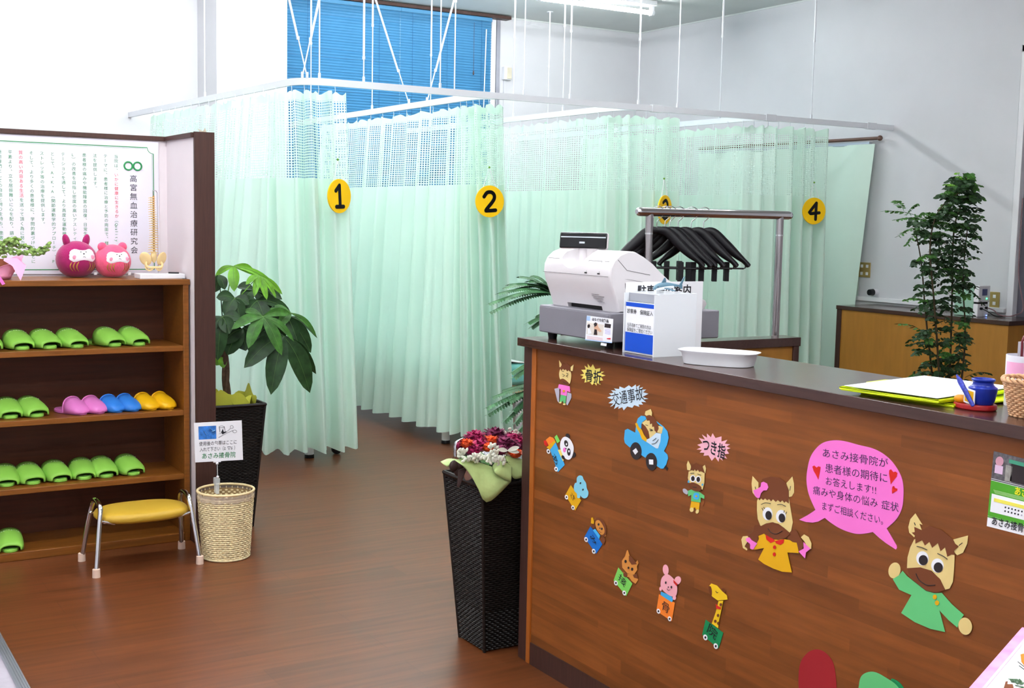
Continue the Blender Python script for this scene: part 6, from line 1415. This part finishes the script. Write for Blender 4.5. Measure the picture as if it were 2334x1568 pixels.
# ------------------------------------------------------------------ tall fine-leaved plant behind the counter
def spray(base, tip, n, ll, lw, m_, parent, nm='leaf_spray', sag=.06):
    g = G(); b_ = V(base); e = V(tip); L_ = (e-b_).length
    pts = [b_.lerp(e, k/8)+V((0, 0, sag*math.sin(PI*k/8)-sag*.5*(k/8)**2)) for k in range(9)]
    g.tube(pts, .0014, 4)
    for k in range(n):
        f = .18+.80*k/(n-1); i = min(7, int(f*8)); p = pts[i].lerp(pts[i+1], f*8-i); tg = (pts[i+1]-pts[i]).normalized()
        sd = tg.cross(V((0, 0, 1))); sd = sd.normalized() if sd.length > .01 else V((1, 0, 0)); sz = ll*(1-.35*abs(f-.5))
        for s in (-1, 1):
            d = (sd*s+tg*.55+V((0, 0, random.uniform(-.7, -.05)))).normalized(); w = d.cross(V((random.uniform(-.9, .9), -.8, random.uniform(-.2, 1)))).normalized()*lw*sz/ll/2; q = p+d*sz
            g.poly([p, p+d*sz*.35-w, p+d*sz*.75-w*.8, q, p+d*sz*.75+w*.8, p+d*sz*.35+w])
    return g.build(nm, m_, parent, smooth=0)
YP = 5.0; sc_ = at(2150, 760, 'y', YP)
t = thing('tall_potted_plant', 'tall thin stemmed plant with many small dark green leaves behind the counter', 'plant', (sc_.x, YP, 0))
G().lathe([(.10, 0), (.14, .28), (.15, .30), (.13, .30), (.12, .26)], (sc_.x, YP, 0), 28).build('pot', mat('plant_pot_white', (220, 216, 210), .4), t); G().lathe([(0, .26), (.125, .26)], (sc_.x, YP, 0), 20).build('soil', m_soil, t)
random.seed(11); m_stem = mat('thin_stem', (64, 52, 34), .7)
stems = [[(2150, 1100), (2140, 850), (2130, 700), (2120, 560), (2140, 480), (2185, 440)], [(2155, 1100), (2165, 850), (2170, 680), (2175, 520), (2205, 430), (2195, 395)], [(2148, 1100), (2125, 860), (2110, 720), (2100, 600), (2085, 520)], [(2160, 1100), (2190, 880), (2200, 760), (2195, 640), (2205, 520)]]
SPT = []
for k, pl in enumerate(stems):
    q = cr([at(x, y, 'y', YP+(-.08, .02, .06, -.02)[k]) for x, y in pl], 6); G().tube(q, [.008-.005*i/(len(q)-1) for i in range(len(q))], 6).build('stem', m_stem, t); SPT.append(q)
def env(py):   # left and right outline of the crown in the photo
    T_ = [(390, 2180, 2215), (430, 2140, 2240), (470, 2125, 2245), (500, 2050, 2240), (540, 2085, 2235), (600, 2075, 2230), (650, 2090, 2225), (700, 2080, 2220), (750, 2060, 2215), (800, 2075, 2225), (860, 2065, 2230)]
    for (a, l0, r0), (b_, l1, r1) in zip(T_, T_[1:]):
        if a <= py <= b_: f = (py-a)/(b_-a); return l0+(l1-l0)*f, r0+(r1-r0)*f
    return 2080, 2220
for k in range(300):
    py = random.uniform(395, 880) if k > 30 else random.uniform(395, 520); l_, r_ = env(py); q = random.choice(SPT[:2] if py < 470 else SPT)
    b_ = min(q, key=lambda p: abs(at(2150, py+8, 'y', YP).z-p.z)); yy_ = YP+random.uniform(-.16, .16)
    tip = at(random.uniform(l_, r_), py+random.uniform(-6, 18), 'y', yy_); v_ = tip-b_
    if v_.length > .22: b_ = tip-v_.normalized()*.20
    if v_.length < .07: continue
    spray(b_, tip, random.choice((6, 7, 8)), .038, .020, random.choice((m_leafd, m_leafd, m_leafd, m_leafm)), t, sag=.02)
for a, b_ in (((2120, 505), (2042, 498)), ((2110, 500), (2015, 478)), ((2100, 520), (2048, 535)), ((2110, 515), (2068, 555)), ((2060, 480), (2040, 455)), ((2065, 492), (2092, 462)), ((2190, 600), (2228, 585)), ((2200, 560), (2232, 535)), ((2200, 480), (2238, 475)), ((2190, 430), (2236, 420)), ((2110, 760), (2048, 735)), ((2200, 860), (2256, 848)), ((2120, 690), (2065, 680)), ((2190, 650), (2240, 690))):
    spray(at(a[0], a[1], 'y', YP), at(b_[0], b_[1], 'y', YP-.05), 8, .034, .015, random.choice((m_leafd, m_leafm, m_leafm)), t, sag=.015)
for a, b_ in (((2190, 420), (2182, 392)), ((2195, 425), (2215, 398)), ((2180, 430), (2155, 418)), ((2200, 445), (2228, 430))): spray(at(a[0], a[1], 'y', YP), at(b_[0], b_[1], 'y', YP-.03), 6, .026, .012, m_leafl, t, sag=.01)

# ------------------------------------------------------------------ fern-leaved tree left of the counter end
YQ = 4.3; fc = at(1290, 900, 'y', YQ)
t = thing('feathery_potted_tree', 'feathery leaved potted tree behind the far end of the counter', 'plant', (fc.x, YQ, 0))
G().lathe([(.11, 0), (.13, .26), (.14, .28), (.12, .28), (.11, .24)], (fc.x, YQ, 0), 28).build('pot', mat('dark_plant_pot', (50, 44, 42), .5), t); G().lathe([(0, .24), (.115, .24)], (fc.x, YQ, 0), 20).build('soil', m_soil, t)
q0 = V((fc.x, YQ, .24)); q1 = at(1285, 660, 'y', YQ); G().tube(cr([q0, q0.lerp(q1, .4)+V((.02, 0, 0)), q0.lerp(q1, .75), q1], 6), .012, 10).build('trunk', m_trunk, t)
random.seed(5); m_fern = mat('fern_green', (62, 104, 66), .45, var=.3, vs=30)
def frond(tips, root):
    for tp_, yo in tips:
        e = at(tp_[0], tp_[1], 'y', YQ+yo); b_ = at(root[0], root[1], 'y', YQ+.02)
        g = G(); n = 24; pts = [b_.lerp(e, k/10)+V((0, 0, .02*math.sin(PI*k/10))) for k in range(11)]; g.tube(pts, .0013, 4)
        for k in range(n):
            f = .08+.9*k/(n-1); i = min(9, int(f*10)); p = pts[i].lerp(pts[i+1], f*10-i); tg = (pts[i+1]-pts[i]).normalized(); sd = tg.cross(V((0, 0, 1))).normalized(); L_ = .036*(1-.3*abs(2*f-1))
            for s in (-1, 1):
                d = (sd*s+tg*.5+V((0, 0, -.35))).normalized(); w = tg*.0060; g.poly([p-w, p+d*L_*.5-w*1.25, p+d*L_, p+d*L_*.5+w*1.25, p+w])
        g.build('frond', m_fern, t, smooth=0)
frond([((1116, 712), -.05), ((1114, 692), -.02), ((1136, 668), 0), ((1160, 648), .03), ((1185, 630), .05), ((1205, 640), .02), ((1150, 680), -.06), ((1215, 628), .08)], (1262, 668))
frond([((1118, 690), .1), ((1170, 660), .1), ((1150, 655), .12)], (1280, 660))
frond([((1204, 735), -.04), ((1212, 745), 0), ((1222, 720), .04)], (1275, 725))
frond([((1166, 850), -.04), ((1172, 860), -.06), ((1190, 838), .02), ((1200, 862), .04)], (1262, 815))
frond([((1108, 930), -.06), ((1112, 945), -.05), ((1122, 905), -.03), ((1145, 890), .0), ((1160, 915), -.08), ((1150, 960), -.04), ((1180, 900), .04), ((1175, 965), -.02), ((1195, 975), 0), ((1200, 905), .03), ((1170, 935), -.06)], (1262, 880))
frond([((1180, 985), -.02), ((1200, 1000), .02), ((1190, 955), .05), ((1205, 940), .03)], (1270, 920))
G().tube([q1, at(1262, 668, 'y', YQ+.02)], .003, 6).tube([q0.lerp(q1, .7), at(1262, 815, 'y', YQ+.02)], .003, 6).tube([q0.lerp(q1, .55), at(1262, 880, 'y', YQ+.02)], .003, 6).tube([q0.lerp(q1, .85), at(1275, 725, 'y', YQ+.02)], .003, 6).tube([q0.lerp(q1, .5), at(1270, 920, 'y', YQ+.02)], .003, 6).tube([q1, at(1280, 660, 'y', YQ+.02)], .003, 6).build('branch', m_stem, t)
